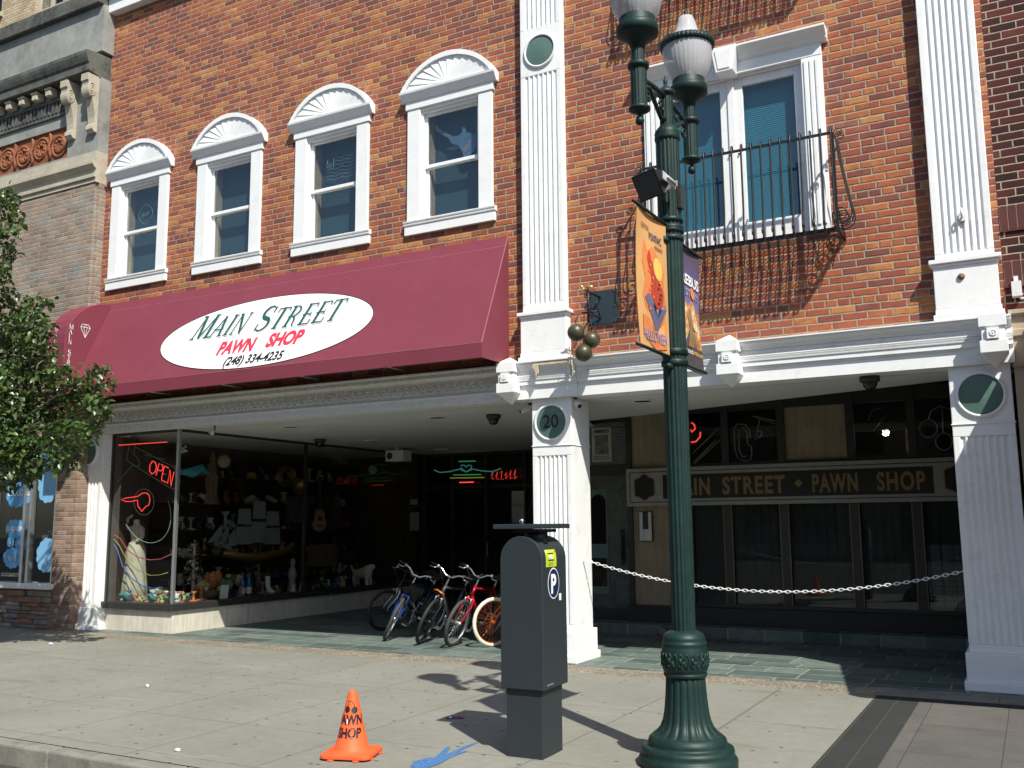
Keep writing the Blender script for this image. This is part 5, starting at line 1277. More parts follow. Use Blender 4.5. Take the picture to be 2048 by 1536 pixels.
def dome_cam(p, lab, r=.085):
    q = onZ(p, 3.2); L = thing('dome_camera', lab, 'security camera', (q.x, q.y, 3.08), 'dark dome cameras under the soffit')
    MB().lathe([(r*1.25, 3.199), (r*1.25, 3.15), (r*1.05, 3.135), (r*.9, 3.13)], (q.x, q.y, 0), 24).build('housing', m_bronze, L)
    MB().lathe([(r*.9, 3.135), (r*.88, 3.11), (r*.7, 3.075), (r*.4, 3.055), (.002, 3.05)], (q.x, q.y, 0), 24, cap=False).build('dome', M('smoked_dome', (.01, .01, .012), .08), L)
dome_cam((987, 829), 'dark dome camera left of the column numbered 20')
dome_cam((640, 878), 'dark dome camera near the display window, deepest of the three')
dome_cam((1739, 753), 'dark dome camera under the right-hand soffit')
def bullet(p, yy, aim, lab):
    q = onY(p, yy); L = thing('bullet_camera', lab, 'security camera', q); d = Vector(aim).normalized()
    MB().tube([q-d*.09, q+d*.09], .034, 14).build('camera_body', m_white_old, L)
    MB().tube([q+d*.088, q+d*.1], .026, 14).build('lens', m_black, L)
    MB().tube([q-d*.03, q-d*.03+Vector((0, .02, .06)), (q.x-d.x*.05, q.y+.04, 3.2)], .012, 8).lathe([(.035, 3.198), (.035, 3.185)], (q.x-d.x*.05, q.y+.04, 0), 14).build('bracket', m_black, L)
    MB().tube([q-d*.09, q-d*.12+Vector((0, .02, .03)), (q.x-d.x*.11, q.y+.06, 3.2)], .004, 5).build('wire', m_black, L)
bullet((1054, 818), .25, (-.7, -.5, -.35), 'small white bullet camera left of the column numbered 20')
bullet((1152, 806), .08, (.75, -.5, -.55), 'silver bullet camera right of the column numbered 20')
q = onZ((430, 851), 3.2); L = thing('spotlight', 'small silver spotlight hanging from the soffit above the display window', 'spotlight', (q.x, q.y, 3.05))
MB().tube([(q.x, q.y, 3.2), (q.x, q.y, 3.12)], .012, 8).build('stem', m_black, L); MB().tube([(q.x, q.y, 3.13), (q.x-.03, q.y-.05, 3.06)], [.03, .05], 12).build('lamp_head', m_alu, L)
q = onY((794, 912), 5.2); mb = MB().box(q.x-.22, q.x+.22, 5.1, 5.4, q.z-.11, q.z+.11); L = thing('wall_speaker', 'white box speaker under the soffit above the entry doors', 'speaker', (q.x, 5.25, q.z-.11))
mb.box(q.x-.05, q.x+.05, 5.2, 5.3, q.z+.11, 3.2); mb.build('cabinet', m_white_old, L, bevel=.01)
MB().lathe([(.07, 0), (.06, .01), (.02, .012)], (q.x-.11, 5.095, q.z), 20, 0, X, Z, -Y).build('cone', m_bronze, L)

# ================================================================== RIGHT-HAND SIGN AND WALL THINGS
tl, tr = onY((1262, 942), YB-.1), onY((1916, 911), YB-.1)
sx0, sx1, sz0, sz1 = -5.58, -.30, 1.90, 2.48; sy = YB-.12
SB = thing('shop_sign_board', 'long white framed sign board lettered MAIN STREET PAWN SHOP in gold on black', 'sign', (-3, sy, sz0))
m_sgn = M('off_white_sign_paint', (.34, .34, .305), .6)
MB().box(sx0, sx1, sy, YB-.01, sz0, sz1).build('board', m_sgn, SB)
mb = MB(); 
for z in (sz0+.055, sz1-.065): mb.box(sx0+.06, sx1-.06, sy-.004, sy, z, z+.012)
for x in (sx0+.055, sx1-.067): mb.box(x, x+.012, sy-.004, sy, sz0+.055, sz1-.053)
mb.box(-4.98, -1.16, sy-.004, sy, sz0+.105, sz1-.11)
def shield(cx): return [(cx+a*.16, 2.19+b_*.19) for a, b_ in ((-.2,-1),(0,-1.05),(.2,-1),(.45,-.8),(.85,-.7),(1,-.62),(1,.62),(.85,.7),(.45,.8),(.2,1),(0,1.05),(-.2,1),(-.45,.8),(-.85,.7),(-1,.62),(-1,-.62),(-.85,-.7),(-.45,-.8))]
for cx in (-5.28, -.86): mb.prism(shield(cx), (0, sy-.004, 0), X, Z, Y, .004)
mb.build('black_panel', M('sign_black', (.008, .008, .008), .5), SB)
m_sgold = M('tan_gold_lettering', (.25, .165, .075), .6)
for body, x, wdt in (('MAIN', -4.86, .62), ('STREET', -4.05, .92), ('PAWN', -2.75, .62), ('SHOP', -1.88, .62)):
    vs, _ = text2d(body, 1.0, bold=.035, space=1.15); w_ = max(v[0] for v in vs); mb = MB(); put_text(mb, body, (x, sy-.007, 2.065), X, Z, .345, xs=wdt/w_/.345, bold=.035, space=1.15); mb.build('gold_lettering', m_sgold, SB)
mb = MB()
mb.prism([(-.06, 0), (0, -.06), (.06, 0), (0, .06)], (-2.94, sy-.008, 2.19), X, Z, Y, .003); mb.build('gold_diamond', m_sgold, SB)
mb = MB()
for cx in (-5.28, -.86): 
    o = [(a, b_) for a, b_ in shield(cx)]
    mb.tube([(a, sy-.006, b_) for a, b_ in o], .008, 5, closed=True)
mb.build('gold_shield_edge', m_sgold, SB)
mi_ = thing('intercom', 'silver intercom with a dark strip on the travertine wall under the sign', 'intercom', (-5.3, YB-.06, 1.36))
MB().box(-5.40, -5.20, YB-.05, YB, 1.36, 1.82).build('case', m_bronze, mi_, bevel=.006); MB().box(-5.40, -5.345, YB-.07, YB-.05, 1.37, 1.81).box(-5.255, -5.205, YB-.07, YB-.05, 1.37, 1.81).box(-5.345, -5.255, YB-.06, YB-.05, 1.37, 1.55).build('chrome_plate', M('pale_satin_metal', (.62, .62, .6), .4, .5), mi_, bevel=.004)
mb = MB().box(-6.20, -5.86, YB-.012, YB-.004, 2.62, 3.17); po_ = tag(mb.build('poster', M('yellowed_paper', (.42, .41, .34), .8)), 'yellowed poster headed INMENSO with a grey portrait on silver film', 'poster')
mb = MB(); put_text(mb, 'INMENSO', (-6.03, YB-.016, 3.085), X, Z, .075, bold=.03, align='CENTER', xs=.8); mb.build('heading', m_blklet, po_)
mb = MB().box(-6.15, -5.91, YB-.015, YB-.012, 2.74, 3.05); mb.build('grey_portrait', M('grey_photo_print', (.15, .15, .14), .7, 0, .6, 9), po_)
mb = MB(); 
for k in range(3): mb.box(-6.17, -5.90, YB-.015, YB-.012, 2.66+.022*k, 2.668+.022*k)
mb.build('small_print', m_bronze, po_)
# ================================================================== NEON TUBES
def neon(label, mat, lines, r=.008, parts=None):
    mb = MB()
    for pts, cl in lines: mb.tube(pts, r, 6, closed=cl)
    o = mb.build('neon_sign', mat if isinstance(mat, list) else [mat]); tag(o, label, 'neon sign'); return o
NY = .30
def ny(*ps, y=NY): return [onY(p, y) for p in ps]
def shp(pts, y=NY): return ny(*pts, y=y)
neon('straight glowing red neon tube high in the display window', n_red, [(ny((227, 891), (334, 884)), False)])
OT = thing('neon_sign', 'red neon OPEN sign inside a slanting green neon price tag', 'neon sign', onY((300, 1000), NY))
MB().tube(ny((258, 891), (253, 921), (340, 976), (355, 976), (361, 966), (355, 938), (267, 892), y=NY), .007, 6).tube(ny((266, 930), (219, 981)), .006, 6).tube(ny((286, 909), (330, 919)), .006, 6).build('tag_outline', n_green, OT)
MB().tube(ny((270, 895), (267, 908), (274, 915), (280, 925), (278, 933), (271, 931), y=NY), .006, 6).build('loose_end', n_green, OT)
def letter(pl): return [onY(p, NY-.01) for p in pl]
op = MB()
op.tube(letter([(305, 922), (300, 930), (299, 942), (304, 948), (310, 944), (313, 934), (311, 925)]), .008, 6, closed=True)
op.tube(letter([(312, 951), (318, 927), (325, 930), (326, 937), (322, 942), (316, 940)]), .008, 6)
op.tube(letter([(337, 936), (329, 932), (325, 947), (333, 949), (325, 947), (323, 960), (333, 965)]), .008, 6)
op.tube(letter([(335, 967), (340, 940), (342, 972), (348, 944)]), .008, 6); op.build('open_lettering', n_red, OT)
neon('glowing red neon outline of a feathered arrow profile beside a ring', n_red, [(shp([(278, 991), (285, 986), (293, 986), (298, 990), (300, 999), (298, 1010), (293, 1012), (288, 1017), (284, 1023), (276, 1012), (275, 1000), (262, 1003), (252, 1003), (242, 999), (252, 996), (275, 993)]), True)], .0075)
neon('pale unlit neon ring around the red arrow profile', n_pale, [([onY((288+20*math.cos(a*.26), 1004+26*math.sin(a*.26)), NY+.03) for a in range(24)], True)], .005)
neon('large pale unlit neon arc behind the white statue', n_pale, [([onY((292+50*math.cos(a*.2-.5), 1020+66*math.sin(a*.2-.3)), NY+.05) for a in range(16)], False)], .006)
neon('sagging salmon red neon tube, top one of three low in the window', n_redoff, [(ny((218, 1063), (240, 1077), (255, 1100), (275, 1114), (300, 1120), (322, 1118), (344, 1108)), False)], .008)
neon('sagging yellow neon tube, middle one of three low in the window', n_yel, [(ny((217, 1066), (238, 1090), (255, 1122), (275, 1140), (300, 1151), (320, 1150), (336, 1145)), False)], .007)
neon('sagging blue neon tube, lowest of three in the window', n_blue, [(ny((216, 1072), (235, 1100), (245, 1132), (262, 1156), (285, 1172), (305, 1177), (324, 1175)), False)], .009)
HS = thing('neon_sign', 'teal heart and scroll neon with green and red bars by the entry doors', 'neon sign', onY((935, 940), 7.15)); hy = 7.1
MB().tube(shp([(868, 940), (880, 945), (900, 943), (920, 938), (932, 944), (945, 938), (965, 942), (985, 943), (1002, 937)], hy), .013, 6).tube(shp([(932, 944), (922, 936), (922, 931), (928, 930), (932, 934), (937, 930), (943, 931), (942, 937)], hy), .012, 6, closed=True).build('heart_scroll', n_teal, HS)
MB().tube(shp([(917, 923), (951, 922)], hy), .012, 6).tube(shp([(907, 950), (962, 949)], hy), .012, 6).build('green_bars', n_greenon, HS)
MB().tube(shp([(900, 956), (968, 955)], hy), .012, 6).build('yellow_bar', n_yelon, HS)
MB().tube(shp([(919, 965), (947, 964)], hy), .013, 6).build('red_bar', n_red, HS)
mb = MB(); rz = random.Random(5)
for k in range(6):
    x = 982+k*9; mb.tube(shp([(x, 950+rz.uniform(-4, 4)), (x+4, 942+rz.uniform(-3, 3)), (x+2, 958), (x+7, 955+rz.uniform(-4, 4))], 7.12), .007, 5)
tag(mb.build('neon_sign', emis('dim_red_neon', (1, .06, .04), .4)), 'small jumbled red neon letters at the right of the heart neon', 'neon sign')
ty = YB+.06
neon('glowing red neon loop behind the lamp post above the sign board', n_red, [(shp([(1383, 845), (1389, 850), (1390, 858), (1384, 864), (1380, 858)], ty), False), (shp([(1381, 885), (1392, 883), (1400, 874), (1401, 864)], ty), False)], .012)
tag(MB().tube(shp([(1384, 908), (1438, 856)], ty), .009, 6).build('neon_sign', n_yel), 'single yellow neon line slanting beside the red neon loop', 'neon sign')
neon('pair of pale neon lines of a guitar neck above the sign board', n_pale, [(shp([(1386, 926), (1432, 880)], ty), False), (shp([(1386, 930), (1440, 880)], ty), False)], .009)
neon('pale neon padlock-shaped double loop above the sign board', n_pale, [(shp([(1500, 877), (1500, 862), (1490, 849), (1475, 848), (1468, 856), (1470, 900), (1476, 917), (1490, 922), (1501, 920), (1504, 906), (1503, 893), (1494, 888)], ty), False), (shp([(1495, 886), (1494, 864), (1485, 855), (1477, 860), (1478, 900), (1485, 914), (1494, 912)], ty), False)], .009)
neon('pale neon hand tool outline at the upper right of the padlock', n_pale, [(shp([(1504, 832), (1550, 842), (1551, 848), (1515, 837), (1519, 842), (1510, 880), (1522, 873), (1524, 864), (1517, 862)], ty), False)], .009)
neon('pale neon outline of a tilted saxophone-like shape in the transom', M('dim_pale_tube', (.1, .11, .1), .4), [(shp([(1735, 842), (1745, 820), (1765, 815), (1778, 822), (1745, 862), (1760, 870), (1800, 832), (1780, 865), (1775, 880)], ty), False)], .009)
neon('three pale neon rings of a pawnbroker sign at the right of the transom', n_pale, [([onY((1857+18*math.cos(a*.3), 857+18*math.sin(a*.3)), ty) for a in range(21)], True), ([onY((1888+17*math.cos(a*.3), 883+17*math.sin(a*.3)), ty) for a in range(21)], True), (shp([(1857, 838), (1862, 822), (1880, 812), (1900, 818)], ty), False), (shp([(1885, 816), (1886, 865)], ty), False)], .009)
tag(MB().lathe([(.002, 0), (.035, .01), (.05, .04), (.04, .08)], onY((1772, 872), YB+.35), 16).build('lit_bulb', emis('lit_bulb', (1, .97, .9), 6)), 'small lit spotlight bulb shining behind the transom glass', 'light bulb')
# upstairs
def upneon(x, label, fn):
    o = fn(x); tag(o, label, 'neon sign')
m_usa = M('faint_white_tube', (.20, .25, .27), .4)
x = WX[2]; mb = MB(); yy = .14
for k in range(7):
    z = 7.12-.055*k; u0 = x-.07 if k < 3 else x-.22; mb.tube([(u0+(x+.30-u0)*i/16, yy, z+.012*math.sin(i*.9)) for i in range(17)], .005, 5)
mb.tube([(x-.24, yy, 6.93), (x-.2, yy, 7.13), (x-.09, yy, 7.13), (x-.09, yy, 6.96)], .005, 5, closed=True)
put_text(mb, 'USA', (x-.21, yy-.008, 6.985), X, Z, .11, bold=.0, xs=.5); tag(mb.build('neon_sign', m_usa), 'faint white neon USA flag in the upper pane of the third arched window', 'neon sign')
x = WX[3]; gy = .14; gx0 = x-.0
GB = [(.0, -.02), (.05, .06), (.10, .16), (.15, .20), (.13, .10), (.20, .07), (.30, .05), (.38, -.05), (.37, -.18), (.28, -.28), (.18, -.30), (.14, -.24), (.08, -.12), (-.04, -.08), (-.10, -.02), (-.09, -.07), (-.02, -.02)]
mb = MB(); O = (x-.02, gy, 6.98)
mb.prism([(-.09, .02), (-.04, -.06), (.06, -.10), (.13, -.22), (.16, -.31), (.24, -.30), (.34, -.20), (.37, -.08), (.34, 0), (.25, .04), (.19, .06), (.17, .15), (.12, .16), (.13, .08), (.08, .04), (0, .04), (-.06, .05)], O, X, Z, Y, .02, 0)
mb.prism([(.0, .03), (-.26, .21), (-.30, .28), (-.33, .26), (-.30, .18), (-.03, -.01)], (x-.02, gy+.004, 6.98), X, Z, Y, .012, 1)
mb.prism([(.12, -.16), (.18, -.24), (.26, -.16), (.30, -.06), (.24, -.07), (.20, -.14)], (x-.02, gy-.003, 6.98), X, Z, Y, .003, 2)
tag(mb.build('guitar_sign', [M('dull_blue_guitar', (.10, .17, .26), .5), M('dull_grey_neck', (.14, .17, .18), .5), M('dull_pink_print', (.28, .19, .25), .5)]), 'dull blue electric guitar sign in the arched window nearest the tall pilaster', 'guitar sign')
x = WX[0]; mb = MB(); mb.tube([(x-.03+.14*math.cos(a*.35)*(1+.25*math.cos(a*.7)), yy, 6.93+.17*math.sin(a*.35)) for a in range(18)], .005, 5, closed=True); mb.tube([(x+.06, yy, 7.0), (x+.35, yy, 7.2)], .005, 5).tube([(x+.08, yy, 6.97), (x+.36, yy, 7.14)], .005, 5)
put_text(mb, 'Blues', (x-.13, yy-.008, 6.87), Vector((1, 0, .25)), Vector((-.1, 0, 1)), .12, xs=.8, shear=.3); tag(mb.build('neon_sign', m_usa), 'faint neon guitar lettered Blues in the leftmost arched window', 'neon sign')

# ================================================================== GOODS IN THE DISPLAY WINDOW
FZ = .425
def item(mb, name, mat, label, cat, group=None, **k): return tag(mb.build(name, mat, None, **k), label, cat, group)
def fl(p):
    q = onZ(p, FZ)
    if q.x < -13.0 and p[0] > 345: q = onX(p, -12.75); q.z = .55
    if q.x < -13.3 or p[0] < 345: q.y = min(q.y, 1.3)
    if q.x > -12.1: q = onX(p, -12.2); q.z = FZ
    return q
MB().box(-14.18, -12.6, 2.0, 7.2, FZ, .55).build('display_riser', m_dkwood, dw)
m_cer = M('cream_plaster', (.50, .47, .38), .8, 0, .12, 9); m_wh = M('white_china', (.62, .62, .6), .4); m_wood = M('honey_wood', (.34, .17, .05), .4, 0, .2, 14)
m_drk = M('dark_bric', (.06, .05, .045), .5, 0, .4, 20); m_tealc = M('teal_cloth', (.03, .24, .27), .8, 0, .2, 12); m_ylw = M('pale_yellow_cloth', (.45, .42, .16), .9, 0, .2, 14)
m_wick = M('brown_wicker', (.16, .10, .06), .9, 0, .35, 40, .004); m_brs = M('old_brass', (.32, .22, .07), .35, .8); m_bl = M('cobalt_glass', (.03, .10, .22), .15); m_grn = M('sage_cloth', (.16, .22, .13), .9, 0, .2, 12)
m_sail = M('grey_white_sailcloth', (.15, .16, .16), .85, 0, .06, 8); m_pap = M('white_paper', (.58, .58, .55), .8); m_orp = M('orange_print', (.45, .16, .05), .7, 0, .4, 25)
# the draped statue
sp = onY((268, 1186), .6); sp = Vector((sp.x, .6, FZ)); k_ = 1.36
S = thing('statue', 'cream plaster statue of a draped woman with one arm raised, behind the red neon', 'statue', sp)
mb = MB(); md = lambda a, z: 1+.10*math.sin(a*9+z*4)*min(1, (sp.z+.95-z)*1.5) if z < sp.z+.9 else 1
mb.lathe([(.20, FZ), (.20, FZ+.05), (.16, FZ+.06), (.20, FZ+.10), (.185, FZ+.3), (.16, FZ+.55), (.155, FZ+.70), (.165, FZ+.80), (.13, FZ+.92), (.115, FZ+.97)], sp*1, 48, mod=md) if False else None
mb.lathe([(.20, .0), (.20, .05), (.17, .06), (.21, .10), (.19, .3), (.165, .55), (.16, .70), (.165, .80), (.135, .90), (.11, .97)], sp, 48, mod=lambda a, z: 1+.09*math.sin(a*9+z*5)*max(0, 1-z))
mb.build('draped_skirt', m_cer, S)
me = bpy.data.meshes.new('body'); V_ = [(0,0,.90),(0,0,1.0),(0,.0,1.12),(0,0,1.20),(0,-.01,1.27),(0,-.02,1.36),(.11,0,1.19),(.19,-.04,1.06),(.10,-.10,.98),(-.11,0,1.20),(-.24,-.02,1.22),(-.20,-.04,1.36),(-.06,-.05,1.42)]
me.from_pydata([(a, b_, c_) for a, b_, c_ in V_], [(0,1),(1,2),(2,3),(3,4),(4,5),(3,6),(6,7),(7,8),(3,9),(9,10),(10,11),(11,12)], [])
bo = bpy.data.objects.new('body', me); COL.objects.link(bo); bo.parent = S; LOC[bo.name] = LOC[S.name]; me.materials.append(m_cer)
sk = bo.modifiers.new('skin', 'SKIN'); rad = [.12,.10,.12,.10,.045,.085,.055,.042,.03,.055,.042,.036,.03]
for i, v in enumerate(me.skin_vertices[0].data): v.radius = (rad[i], rad[i]*.8); v.use_root = (i == 0)
su = bo.modifiers.new('sub', 'SUBSURF'); su.levels = su.render_levels = 2
# left of the statue
q = onY((207, 1200), .6); mb = MB(); mb.prism([(-.09, 0), (.09, 0), (.10, .1), (.10, .42), (.06, .5), (-.06, .5), (-.10, .42), (-.10, .1)], (q.x, .6, FZ), X, Z, Y, .02); item(mb, 'skate_deck', M('teal_mottled_deck', (.03, .22, .26), .4, 0, .5, 14), 'teal mottled board standing in the window corner by the left column', 'board')
mb = MB().box(q.x-.12, q.x+.16, .9, 1.3, FZ, FZ+.86); item(mb, 'cabinet', m_wh, 'white cabinet behind the teal board', 'cabinet', bevel=.01)
mb = MB().box(q.x-.1, q.x+.2, 1.0, 1.2, FZ+.86, FZ+1.25); item(mb, 'amplifier', m_drk, 'dark grey amplifier on the white cabinet', 'amplifier', bevel=.01)
q = onY((225, 1172), .45); mb = MB().lathe([(.085, 0), (.09, .01), (.085, .02)], q, 28, 0, X, Z, -Y).lathe([(.07, .021), (.06, .023)], q, 28, 1, X, Z, -Y); item(mb, 'round_sticker', [M('magenta_rim', (.45, .03, .14), .5), m_wh], 'round white disc with a magenta rim low in the window', 'disc')
q = fl((254, 1196)); mb = MB().box(q.x-.13, q.x+.13, q.y-.07, q.y+.07, FZ+.15, FZ+.17)
for a in (-.12, .10):
    for b_ in (-.06, .05): mb.box(q.x+a, q.x+a+.02, q.y+b_, q.y+b_+.015, FZ, FZ+.15)
item(mb, 'stool', m_cer, 'tiny cream stool at the foot of the statue', 'stool')
def dog(p, label, mat, s=1.0):
    q = fl(p); T = thing('dog_figurine', label, 'figurine', q); me = bpy.data.meshes.new('body')
    V_ = [(0,0,.16),(.08,0,.17),(.16,0,.17),(.20,0,.24),(.27,0,.25),(.17,.035,.08),(.18,.035,.0),(.17,-.035,.08),(.18,-.035,.0),(-.03,.035,.08),(-.01,.035,.0),(-.03,-.035,.08),(-.01,-.035,0),(-.06,0,.18),(-.12,0,.26)]
    me.from_pydata([(a*s, b_*s, c_*s) for a, b_, c_ in V_], [(0,1),(1,2),(2,3),(3,4),(2,5),(5,6),(2,7),(7,8),(0,9),(9,10),(0,11),(11,12),(0,13),(13,14)], [])
    bo = bpy.data.objects.new('body', me); COL.objects.link(bo); bo.parent = T; me.materials.append(mat); LOC[bo.name] = LOC[T.name]
    bo.modifiers.new('skin', 'SKIN'); rr = [.06,.06,.055,.045,.03,.025,.018,.025,.018,.03,.018,.03,.018,.02,.01]
    for i, v in enumerate(me.skin_vertices[0].data): v.radius = (rr[i]*s, rr[i]*s); v.use_root = (i == 0)
    m_ = bo.modifiers.new('sub', 'SUBSURF'); m_.levels = m_.render_levels = 2
dog((303, 1197), 'small white dog figurine on the window floor by the corner post', m_wh, .75)
dog((715, 1176), 'larger pale dog figurine deep in the display beside the bicycles', m_cer, 1.6)
q = fl((327, 1196)); mb = MB().lathe([(.10, 0), (.15, .08), (.16, .18), (.15, .18), (.13, .08)], q, 20, cap=False).tube([(q.x-.15, q.y, q.z+.17), (q.x-.1, q.y, q.z+.3), (q.x+.1, q.y, q.z+.3), (q.x+.15, q.y, q.z+.17)], .012, 6); item(mb, 'basket', m_brs, 'brassy handled bowl beside the corner post', 'bowl')
for p, w_, h_, lab, mt in (((222, 930), .34, .42, 'framed dark picture high on the display wall beside the left column', m_bl), ((256, 960), .42, .40, 'framed brown picture behind the green neon tag', m_wick), ((214, 1045), .36, .30, 'pale framed print at the middle of the left display wall', m_pap)):
    q = onY(p, 2.6); mb = MB().box(q.x-w_/2, q.x+w_/2, 2.58, 2.62, q.z-h_/2, q.z+h_/2, 0).box(q.x-w_/2+.05, q.x+w_/2-.05, 2.57, 2.581, q.z-h_/2+.05, q.z+h_/2-.05, 1); item(mb, 'framed_picture', [m_pap if mt is not m_pap else m_wick, mt], lab, 'picture')
q = onY((219, 1018), 1.2); mb = MB().prism([(-.15, -.12), (.15, -.12), (.13, .08), (-.13, .08)], q, X, Z, Y, .1).tube([(q.x-.09, q.y+.05, q.z+.08), (q.x-.07, q.y+.05, q.z+.2), (q.x+.07, q.y+.05, q.z+.2), (q.x+.09, q.y+.05, q.z+.08)], .01, 6); item(mb, 'handbag', m_ylw, 'olive yellow handbag hanging left of the statue', 'handbag', bevel=.02)
# round the corner
XD = -12.5
def dx(p, x=XD): return onX(p, x)
sh = fl((505, 1172)); hx = sh.x; hy_ = sh.y
FZ_ = sh.z
MS = thing('model_ship', 'model sailing ship with grey white sails and golden hull in the display window', 'model ship', (hx, hy_, FZ_))
hz = onX((510, 1106), hx).z
YD = Vector((.32, .947, 0)); YD.normalize(); XS = Vector((YD.y, -YD.x, 0)); SO = Vector((hx, hy_, 0))
mb = MB(); vs = []; n_ = 12
for i in range(n_+1):
    t_ = i/n_; s_ = -0.62+1.24*t_; wd = .13*math.sin(math.pi*min(1, .12+t_*.9))**.6; sheer = .07*(2*t_-1)**2
    for j in range(7): a = math.pi*j/6; vs.append(SO+YD*s_+XS*(wd*math.cos(a))+Z*(hz+sheer-.17*math.sin(a)*(1-.25*abs(2*t_-1))))
mb.add(vs, [(i*7+j, i*7+j+1, (i+1)*7+j+1, (i+1)*7+j) for i in range(n_) for j in range(6)]+[(i*7, (i+1)*7, (i+1)*7+6, i*7+6) for i in range(n_)], 0, True)
mb.build('hull', m_brs, MS); MB().box(hx-.08, hx+.08, hy_-.2, hy_+.2, FZ_, FZ_+.03).box(hx-.02, hx+.02, hy_-.02, hy_+.02, FZ_, hz-.1).build('stand', m_dkwood, MS)
mt_ = MB(); sa_ = MB()
for s_, h_ in ((-.22, .85), (.08, 1.0), (.36, .8)):
    p = SO+YD*s_; mt_.tube([p+Z*hz, p+Z*(hz+h_)], .012, 6)
    for q0, q1, w0, w1 in ((.16, .48, .17, .15), (.52, .80, .14, .12)):
        pr = [p-YD*w0+Z*(hz+q0*h_*1.2), p+YD*w0+Z*(hz+q0*h_*1.2), p+YD*w1+Z*(hz+q1*h_*1.2), p-YD*w1+Z*(hz+q1*h_*1.2)]
        if q1*1.2 < 1.0: sa_.add([q+XS*.03 for q in pr]+[q+XS*.034 for q in pr], [(0,1,2,3),(7,6,5,4)])
        mt_.tube([pr[2]+XS*.03, pr[3]+XS*.03], .008, 5)
mt_.tube([SO-YD*.6+Z*(hz+.05), SO-YD*.95+Z*(hz+.22)], .012, 6); mt_.build('masts', m_dkwood, MS)
for k in range(3):
    b_ = SO-YD*(.92-.13*k)+Z*(hz+.2-.04*k); sa_.add([b_, b_+YD*.28+Z*(.34), b_+YD*.30+Z*(.02), b_+XS*.004, b_+YD*.28+Z*.34+XS*.004, b_+YD*.30+Z*.02+XS*.004], [(0,1,2),(5,4,3)])
sa_.build('sails', m_sail, MS)
q = fl((385, 1196)); T = thing('beaded_tree', 'dark beaded ornamental tree on a flared foot just right of the corner post', 'ornament', q)
mb = MB().lathe([(.13, 0), (.10, .04), (.03, .10), (.025, .9), (.01, 1.0)], q, 20); mb.build('stem', m_cer, T)
rb = random.Random(11); mb = MB()
for k in range(120):
    h = rb.uniform(.15, .95); a = rb.uniform(0, 6.28); r = (1-h)*.26*rb.uniform(.5, 1)+.03; mb.ball(q+Vector((r*math.cos(a), r*math.sin(a), h)), rb.uniform(.012, .03), 6, rb.randrange(4))
mb.build('beads', [m_drk, m_wh, m_brs, m_drk], T)
def soft(p, label, mat, s=(.16, .14, .1), cat='soft toy', name='soft_toy', n=5, seed=0):
    q = fl(p); rb = random.Random(seed); mb = MB()
    for k in range(n): mb.ball(q+Vector((rb.uniform(-1, 1)*s[0]*.6, rb.uniform(-1, 1)*s[1]*.6, s[2]*(.6+.6*rb.random()))), (s[0]*rb.uniform(.4, .7), s[1]*rb.uniform(.4, .7), s[2]*rb.uniform(.5, .9)), 12)
    item(mb, name, mat, label, cat)
soft((405, 1182), 'crumpled pale yellow soft toy in the pile right of the beaded tree', m_ylw, seed=1)
soft((440, 1178), 'sage green soft toy in the middle of the pile', m_grn, (.2, .16, .12), seed=2)
soft((470, 1172), 'pale yellow soft toy below the ship hull', m_ylw, (.22, .16, .13), seed=3)
soft((425, 1162), 'orange printed soft toy at the back of the pile', m_orp, (.14, .14, .2), seed=4)
soft((460, 1185), 'dark round soft toy in front of the yellow ones', m_drk, (.13, .13, .13), seed=5)
q = fl((412, 1198)); item(MB().lathe([(.17, 0), (.22, .12), (.20, .15), (.16, .10)], q, 24, mod=lambda a, z: 1+.03*math.cos(a*20)), 'wicker_basket', m_wick, 'brown wicker basket on the window floor', 'basket')
q = fl((448, 1199)); item(MB().obox(q+Z*.12, (.06, .03, 0), (.0, .004, .0), (0, .01, .12)), 'white_card', m_pap, 'small blank white card propped in the window by the basket', 'card')
for p, lab in (((484, 1192), 'blue and white bottle, left one of a pair behind the white card'), ((497, 1191), 'blue and white bottle, right one of a pair behind the white card')):
    q = fl(p); B = thing('bottle', lab, 'bottle', q); MB().lathe([(.05, .0), (.055, .02), (.055, .22), (.03, .30), (.018, .34), (.018, .42)], q, 18).build('glass', m_bl, B); MB().lathe([(.0565, .04), (.0565, .15)], q, 18, cap=False).build('label', m_wh, B)
q = fl((536, 1188)); item(MB().tube([q+Vector((-.02, 0, .32)), q+Vector((-.01, 0, .15)), q+Vector((.03, 0, .05)), q+Vector((.14, 0, .035))], [.05, .045, .05, .035], 12), 'white_boot', m_wh, 'white china boot on the window floor', 'ornament')
q = fl((584, 1184)); item(MB().lathe([(.10, 0), (.09, .05), (.06, .2), (.09, .32), (.07, .42), (.03, .46), (.055, .52), (.04, .6), (.0, .62)], q, 20), 'figurine', M('pink_grey_china', (.3, .2, .19), .5, 0, .3, 16), 'pinkish china figurine before the second window mullion', 'figurine')
q = fl((516, 1187)); item(MB().lathe([(.06, 0), (.06, .3), (.025, .42), (.02, .55)], q, 16), 'bottle', m_drk, 'tall dark bottle with a pale collar beside the white boot', 'bottle')
q = dx((573, 952), -12.9); mb = MB()
for k in range(3): mb.tube([q+YD*((.2-.045*k)*math.cos(a*.26))+Z*((.2-.045*k)*math.sin(a*.26)) for a in range(24)], .014, 6, closed=True)
mb.lathe([(.03, 0), (.06, .1), (.16, .2)], q+YD*.12-Z*.2, 20, 0, YD, Z, X, cap=False); item(mb, 'french_horn', m_brs, 'coiled brass horn hanging in the dim upper display', 'horn')
q = dx((448, 923), -12.8); item(MB().ball(q, .12, 20), 'paper_lantern', M('dim_cream_paper', (.34, .31, .22), .9), 'pale cream globe lantern hanging high in the display', 'lantern')
